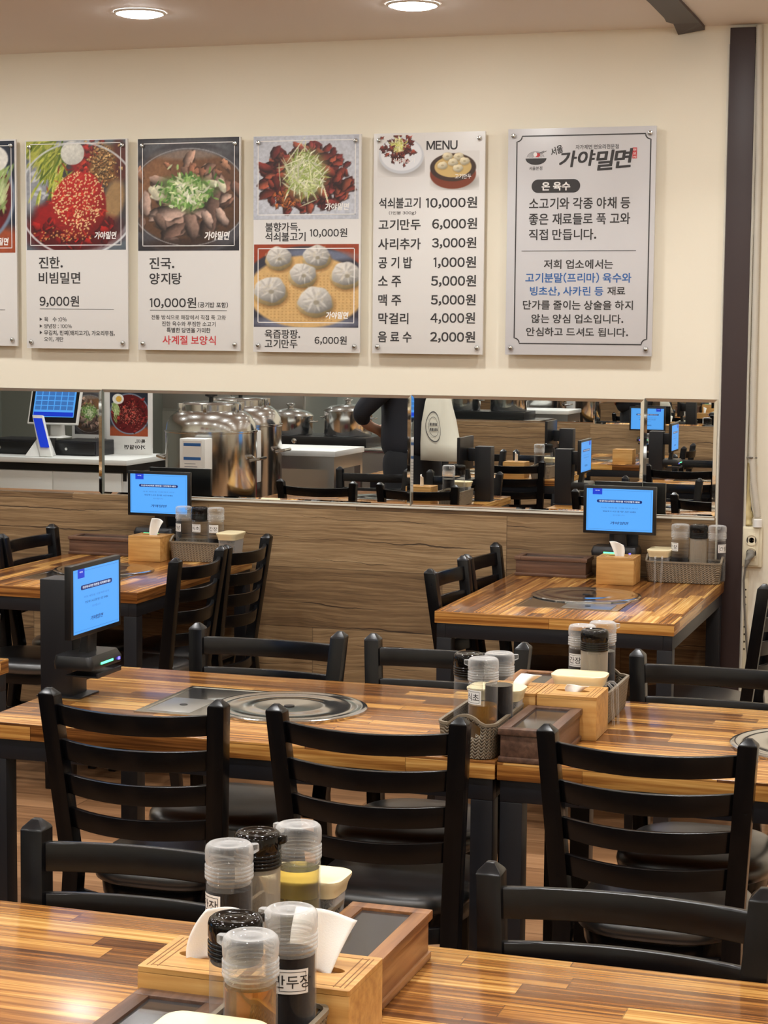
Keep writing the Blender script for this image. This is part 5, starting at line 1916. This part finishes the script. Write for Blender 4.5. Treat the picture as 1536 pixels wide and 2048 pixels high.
urn('nearer of two steel soup urns with a domed clamped lid', -4.235, -2.72, 0.56, 0.255, 0.535)
urn('farther steel soup urn half behind its twin', -4.40, -3.55, 0.56, 0.250, 0.53)
for lb, x, y in (('low steel stand carrying the nearer soup urn', -4.235, -2.72), ('low steel stand carrying the farther soup urn', -4.40, -3.55)):
    t = thing('urn_stand', lb, 'stand', (x, y, 0))
    m = MB(); m.box(-0.29, 0.29, -0.29, 0.29, 0.53, 0.558); m.build('stand_top', 'steel_brushed', t, bevel=0.003)
    for sx in (-1, 1):
        for sy in (-1, 1):
            m = MB(); m.box(sx * 0.26 - 0.018, sx * 0.26 + 0.018, sy * 0.26 - 0.018, sy * 0.26 + 0.018, 0, 0.53); m.build('leg', 'steel_brushed', t)

def cup_panel(label, x, y):
    t = thing('cup_dispenser', label, 'dispenser', (x, y, 0.60))
    m = MB(); m.box(-0.075, 0.075, -0.05, 0.05, 0.18, 0.48); m.build('dispenser_case', 'white', t, bevel=0.006)
    m = MB(); m.box(-0.055, 0.055, 0.0505, 0.0515, 0.20, 0.47); p = m.build('instruction_sheet', 'paper', t)
    m = MB()
    for z in (0.44, 0.365):
        m.box(-0.05, 0.05, 0.0517, 0.0522, z, z + 0.016)
    m.build('blue_strip', 'ink_blue', p)
    m = MB()
    for k in range(9):
        m.box(-0.045, 0.04 - 0.01 * (k % 3), 0.0517, 0.0521, 0.215 + 0.016 * k, 0.219 + 0.016 * k)
    m.build('grey_line', 'ink_grey', p)
    m = MB(); m.box(-0.03, 0.03, -0.03, 0.03, 0.0, 0.18); m.build('pedestal', 'white', t)
    return t
cup_panel('white cup dispenser with blue strips in front of the nearer urn', -4.17, -2.36)
cup_panel('white cup dispenser with blue strips in front of the farther urn', -4.22, -3.20)
t = thing('dispenser_shelf', 'low grey shelf below the two cup dispensers', 'shelf', (-4.19, -2.8, 0))
m = MB(); m.box(-0.10, 0.10, 0.375, 0.52, 0.565, 0.598); m.box(-0.13, 0.07, -0.48, -0.33, 0.565, 0.598); m.build('shelf_board', 'steel_brushed', t)
for yy in (0.43, -0.40):
    m = MB(); m.box(-0.05, 0.03, yy - 0.04, yy + 0.04, 0, 0.565); m.build('shelf_leg', 'steel_brushed', t)

t = thing('work_table', 'steel work table with a white top beside the urns', 'table', (-4.24, -4.185, 0))
m = MB(); m.box(-0.32, 0.32, -0.28, 0.28, 0.89, 0.925); m.build('table_top', 'white', t, bevel=0.004)
m = MB(); m.box(-0.31, 0.31, -0.27, 0.27, 0.81, 0.889); m.build('apron_frame', 'steel_brushed', t)
for sx in (-1, 1):
    for sy in (-1, 1):
        m = MB(); m.box(sx * 0.29 - 0.02, sx * 0.29 + 0.02, sy * 0.25 - 0.02, sy * 0.25 + 0.02, 0, 0.81); m.build('leg', 'steel_brushed', t)
m = MB(); m.box(-0.27, 0.27, -0.23, 0.23, 0.44, 0.46); m.build('lower_shelf', 'steel_brushed', t)
t = thing('red_carton', 'red and white carton on the shelf of the steel work table', 'box', (-4.11, -4.135, 0.461))
m = MB(); m.box(-0.13, 0.13, -0.09, 0.12, 0.07, 0.20); m.build('red_side', 'redbox', t, bevel=0.003)
m = MB(); m.box(-0.13, 0.13, -0.09, 0.12, 0, 0.07); m.build('white_side', 'white', t, bevel=0.003)
t = thing('stove_counter', 'steel stove counter behind the work table', 'counter', (-4.56, -5.36, 0))
m = MB(); m.box(-0.88, 0.62, -0.35, 0.35, 0, 0.85); m.build('counter_body', 'steel_brushed', t)
m = MB(); m.box(-0.90, 0.63, -0.37, 0.37, 0.85, 0.88); m.build('counter_top', 'steel', t, bevel=0.004)
t = thing('induction_stove', 'black induction stove under the steel pots', 'stove', (-4.52, -5.25, 0.8805))
m = MB(); m.box(-0.42, 0.42, -0.22, 0.22, 0, 0.065); st_ = m.build('stove_body', 'blackplastic', t, bevel=0.005)
for k in range(2):
    m = MB(); m.lathe([(0.018, 0), (0.018, 0.012), (0.012, 0.015)], 0, 0, 16); m.v = [(a - 0.25 + 0.16 * k, 0.221 + c, 0.033 + b) for a, b, c in m.v]; m.build('knob', 'steel', st_, smooth=True)
def pot(label, x, y, z, r, h):
    t = thing('cooking_pot', label, 'pot', (x, y, z))
    m = MB(); m.lathe([(r * 0.95, 0), (r, 0.012), (r, h), (r * 1.04, h + 0.003), (r * 1.04, h + 0.008)], 0, 0, 40); m.build('pot_body', 'steel', t, smooth=True, angle=50)
    m = MB(); m.lathe([(r * 1.03, h + 0.0085), (r * 0.98, h + 0.02), (r * 0.7, h + 0.045), (r * 0.25, h + 0.058), (0.02, h + 0.06), (0.02, h + 0.075), (0.035, h + 0.085), (0.02, h + 0.095)], 0, 0, 40); m.build('pot_lid', 'steel', t, smooth=True, angle=50)
    for s in (-1, 1):
        m = MB(); m.tube([(s * r, -0.04, h * 0.75), (s * (r + 0.03), -0.03, h * 0.76), (s * (r + 0.03), 0.03, h * 0.76), (s * r, 0.04, h * 0.75)], 0.006, 8); m.build('pot_handle', 'steel', t, smooth=True)
pot('wide steel pot with lid at the end of the induction stove', -4.72, -5.24, 0.946, 0.155, 0.12)
pot('taller steel pot with lid in the middle of the induction stove', -4.30, -5.24, 0.946, 0.165, 0.16)
t = thing('steel_fridge', 'tall steel refrigerator at the back of the kitchen', 'refrigerator', (-5.75, -7.05, 0))
m = MB(); m.box(-0.6, 0.6, -0.36, 0.36, 0.1, 1.95); m.build('body', 'steel_brushed', t, bevel=0.006)
for sx in (-0.59, 0.01):
    for z0, z1 in ((0.12, 1.02), (1.04, 1.93)):
        m = MB(); m.box(sx, sx + 0.58, 0.36, 0.385, z0, z1); d = m.build('door', 'steel_brushed', t, bevel=0.004)
        hx = sx + 0.50 if sx < 0 else sx + 0.08
        m = MB(); m.tube([(hx, 0.385, z0 + 0.3), (hx, 0.42, z0 + 0.32), (hx, 0.42, z0 + 0.6), (hx, 0.385, z0 + 0.62)], 0.01, 8); m.build('handle', 'steel', d, smooth=True)
m = MB()
for sx in (-0.5, 0.5):
    for sy in (-0.3, 0.3):
        m.box(sx - 0.03, sx + 0.03, sy - 0.03, sy + 0.03, 0, 0.1)
m.build('foot', 'blackplastic', t)

# ------------------------------------------------------------------ the cook, seen in the mirror (local: faces +x)
def skin_mesh(name, mat, verts, edges, radii, parent, root=0, sub=2):
    me = bpy.data.meshes.new(name)
    me.from_pydata(verts, edges, [])
    ob = bpy.data.objects.new(name, me)
    COL.objects.link(ob)
    ob.modifiers.new('s', 'SKIN')
    sv = me.skin_vertices[0].data
    for i, r in enumerate(radii):
        sv[i].radius = (r, r) if not isinstance(r, tuple) else r
        sv[i].use_root = (i == root)
    ss = ob.modifiers.new('d', 'SUBSURF')
    ss.levels = ss.render_levels = sub
    dg = bpy.context.evaluated_depsgraph_get()
    nm = bpy.data.meshes.new_from_object(ob.evaluated_get(dg))
    bpy.data.objects.remove(ob)
    bpy.data.meshes.remove(me)
    nm.name = name
    nm.materials.clear()
    nm.materials.append(M[mat])
    nm.polygons.foreach_set('use_smooth', [True] * len(nm.polygons))
    o2 = bpy.data.objects.new(name, nm)
    COL.objects.link(o2)
    o2.parent = parent
    return o2

class Sk:
    def __init__(self):
        self.v, self.e, self.r = [], [], []

    def chain(self, pts, start=None):
        prev = start
        for p, r in pts:
            self.v.append(p)
            self.r.append(r)
            i = len(self.v) - 1
            if prev is not None:
                self.e.append((prev, i))
            prev = i
        return prev

pr = thing('person', 'person in black shirt, trousers and cream apron standing sideways, seen in the mirror', 'person', (-3.40, -3.86, 0))
ARM = {1: [(-0.01, 0.19, 1.385), (-0.11, 0.25, 1.27), (-0.215, 0.265, 1.165), (-0.225, 0.17, 1.10), (-0.215, 0.09, 1.065)],
       -1: [(-0.01, -0.19, 1.385), (-0.11, -0.25, 1.27), (-0.215, -0.265, 1.165), (-0.225, -0.17, 1.085), (-0.215, -0.09, 1.045)]}
k = Sk()
p0 = k.chain([((0, 0, 0.93), (0.12, 0.15))])
ch = k.chain([((0.0, 0, 1.08), (0.11, 0.14)), ((0.0, 0, 1.28), (0.115, 0.155)), ((0.0, 0, 1.40), (0.08, 0.11))], p0)
nk = k.chain([((0.015, 0, 1.47), 0.052), ((0.03, 0, 1.53), 0.062), ((0.035, 0, 1.60), (0.088, 0.074)), ((0.03, 0, 1.67), (0.082, 0.070))], ch)
for s in (1, -1):
    a = ARM[s]
    h = k.chain([(a[0], 0.058), (a[1], 0.048), (a[2], 0.042), (a[3], 0.034), (a[4], 0.026)], ch)
    hd = (Vector(a[4]) - Vector(a[3])).normalized()
    sd_ = Vector((0, 0, 1)).cross(hd).normalized().cross(hd)
    pm = Vector(a[4]) + hd * 0.05
    h2 = k.chain([(tuple(pm), (0.022, 0.030))], h)
    for q in range(4):
        b = pm + hd * 0.03 + sd_ * (0.024 - 0.016 * q)
        ln = (0.060, 0.072, 0.076, 0.062)[q]
        k.chain([(tuple(b), 0.010), (tuple(b + hd * ln * 0.55 + Vector((0.006, 0, 0))), 0.009), (tuple(b + hd * ln * 0.92 + Vector((0.022, 0, 0))), 0.008)], h2)
    k.chain([(tuple(Vector(a[4]) + hd * 0.02 - sd_ * 0.034), 0.012), (tuple(Vector(a[4]) + hd * 0.055 - sd_ * 0.048), 0.010)], h)
    lg = k.chain([((0, s * 0.095, 0.76), 0.080), ((0.01, s * 0.10, 0.50), 0.062), ((-0.02, s * 0.10, 0.30), 0.052), ((-0.02, s * 0.10, 0.09), 0.036), ((0.02, s * 0.10, 0.045), 0.036), ((0.11, s * 0.105, 0.032), 0.028)], p0)
skin_mesh('body', 'skin', k.v, k.e, k.r, pr)
# face details on the continuous head
m = MB()
m.lathe([(0.0, -0.018), (0.010, -0.012), (0.013, -0.004), (0.008, 0.012), (0.0, 0.026)], 0, 0, 12)
m.v = [(a + 0.118, b, c + 1.588) for a, b, c in m.v]
m.build('nose', 'skin', pr, smooth=True)
for s in (1, -1):
    m = MB(); m.lathe([(0.0, -0.009), (0.007, -0.006), (0.010, 0), (0.007, 0.006), (0.0, 0.009)], 0, 0, 14); m.v = [(a * 0.7 + 0.105, b + s * 0.032, c * 0.8 + 1.615) for a, b, c in m.v]; m.build('eye', 'hair', pr, smooth=True)
    m = MB(); m.lathe([(0.0, -0.03), (0.014, -0.018), (0.018, 0.006), (0.012, 0.026), (0.0, 0.032)], 0, 0, 12); m.v = [(a + 0.03, b * 0.5 + s * 0.083, c + 1.595) for a, b, c in m.v]; m.build('ear', 'skin', pr, smooth=True)
m = MB(); m.tube([(0.103, -0.024, 1.548), (0.112, 0, 1.547), (0.103, 0.024, 1.548)], 0.005, 8); m.build('mouth', 'redbox', pr, smooth=True)
m = MB()
vs, fs, nu_, nv_ = [], [], 28, 14
for q in range(nv_ + 1):
    ph = PI * q / nv_ * 0.80
    for p in range(nu_):
        th = 2 * PI * p / nu_
        vs.append((0.030 + 0.100 * math.sin(ph) * math.cos(th), 0.086 * math.sin(ph) * math.sin(th), 1.635 + 0.104 * math.cos(ph)))
for q in range(nv_):
    for p in range(nu_):
        f_ = (q * nu_ + p, q * nu_ + (p + 1) % nu_, (q + 1) * nu_ + (p + 1) % nu_, (q + 1) * nu_ + p)
        cx_ = sum(vs[i_][0] for i_ in f_) / 4 - 0.03
        cz_ = sum(vs[i_][2] for i_ in f_) / 4 - 1.635
        if cz_ > 0.010 + 0.75 * cx_ - 0.02:
            fs.append(f_)
m.add(vs, fs)
hr = m.build('hair', 'hair', pr, smooth=True, angle=180)
md = hr.modifiers.new('thickness', 'SOLIDIFY'); md.thickness = 0.008
k = Sk()
q0 = k.chain([((-0.02, 0, 0.86), (0.20, 0.215))])
q1 = k.chain([((-0.02, 0, 1.05), (0.195, 0.205)), ((-0.015, 0, 1.26), (0.185, 0.205)), ((0.0, 0, 1.385), (0.125, 0.16)), ((0.012, 0, 1.45), (0.062, 0.068))], q0)
for s in (1, -1):
    a = ARM[s]
    k.chain([(a[0], 0.078), (a[1], 0.070), (a[2], 0.060), (tuple(Vector(a[2]).lerp(Vector(a[3]), 0.8)), 0.048)], 3)
skin_mesh('shirt', 'shirt', k.v, k.e, k.r, pr)
k = Sk()
q0 = k.chain([((-0.01, 0, 1.04), (0.150, 0.185)), ((-0.01, 0, 0.90), (0.17, 0.20))])
for s in (1, -1):
    k.chain([((0, s * 0.10, 0.76), (0.135, 0.112)), ((0.01, s * 0.10, 0.50), 0.098), ((-0.015, s * 0.10, 0.28), 0.084), ((-0.015, s * 0.10, 0.08), 0.076)], q0)
skin_mesh('trousers', 'trouser', k.v, k.e, k.r, pr)
for s in (1, -1):
    m = MB(); m.loft([rrect(0.045, s * 0.102, 0.135, 0.047, 0.045, 0.0), rrect(0.045, s * 0.102, 0.135, 0.047, 0.045, 0.025), rrect(0.035, s * 0.102, 0.115, 0.042, 0.04, 0.055), rrect(-0.01, s * 0.102, 0.06, 0.038, 0.035, 0.085)]); m.build('shoe', 'blackplastic', pr, smooth=True)
m = MB()
vs, n, r_ = [], 14, random.Random(6)
rows = [(1.44, 0.045, 0.11, 0.135), (1.34, 0.075, 0.170, 0.20), (1.24, 0.13, 0.180, 0.235), (1.12, 0.17, 0.186, 0.265), (1.00, 0.19, 0.19, 0.31), (0.90, 0.20, 0.194, 0.355)]
for z, wy, xs_, xf in rows:
    for i in range(n + 1):
        u = -1 + 2 * i / n
        vs.append((xs_ + (xf - xs_) * (1 - abs(u) ** 1.8) + 0.006 * math.sin(7 * u + z * 9), wy * u, z + 0.01 * u * u))
fs = [(j * (n + 1) + i, j * (n + 1) + i + 1, (j + 1) * (n + 1) + i + 1, (j + 1) * (n + 1) + i) for j in range(len(rows) - 1) for i in range(n)]
m.add(vs, fs)
ap = m.build('apron', 'apron', pr, smooth=True, angle=180)
md = ap.modifiers.new('thickness', 'SOLIDIFY'); md.thickness = 0.003
m = MB()
for s in (1, -1):
    m.tube([(0.09, s * 0.05, 1.44), (0.04, s * 0.075, 1.495), (-0.05, s * 0.05, 1.49), (-0.065, 0, 1.485)], 0.006, 8)
m.build('neck_strap', 'apron', ap, smooth=True)
# round printed emblem on the apron's flank
m = MB()
def on_apron(u, z):
    import bisect
    for (z1, w1, a1, b1), (z2, w2, a2, b2) in zip(rows, rows[1:]):
        if z2 <= z <= z1:
            t_ = (z1 - z) / (z1 - z2)
            w_, a_, b_ = w1 + (w2 - w1) * t_, a1 + (a2 - a1) * t_, b1 + (b2 - b1) * t_
            return (a_ + (b_ - a_) * (1 - abs(u) ** 1.8) + 0.006 * math.sin(7 * u + z * 9), w_ * u, z + 0.01 * u * u)
def on_pt(u, z):
    p = Vector(on_apron(u, z))
    return tuple(p + Vector((0.006, 0.006, 0)))
cu, cz_ = 0.70, 1.10
for r0, r1 in ((0.090, 0.083), (0.058, 0.055)):
    n = 40
    A = [on_pt(cu + r0 * 2.3 * math.cos(2 * PI * i / n), cz_ + r0 * math.sin(2 * PI * i / n)) for i in range(n)]
    B = [on_pt(cu + r1 * 2.3 * math.cos(2 * PI * i / n), cz_ + r1 * math.sin(2 * PI * i / n)) for i in range(n)]
    m.add(A + B, [(i, (i + 1) % n, n + (i + 1) % n, n + i) for i in range(n)])
for zz in (0.014, -0.016):
    for i in range(5):
        u0 = cu - 0.10 + i * 0.042
        m.poly([on_pt(u0, cz_ + zz - 0.008), on_pt(u0 + 0.030, cz_ + zz - 0.008), on_pt(u0 + 0.030, cz_ + zz + 0.008), on_pt(u0, cz_ + zz + 0.008)])
m.build('round_emblem', 'ink', ap)
pr.rotation_euler[2] = 0.35
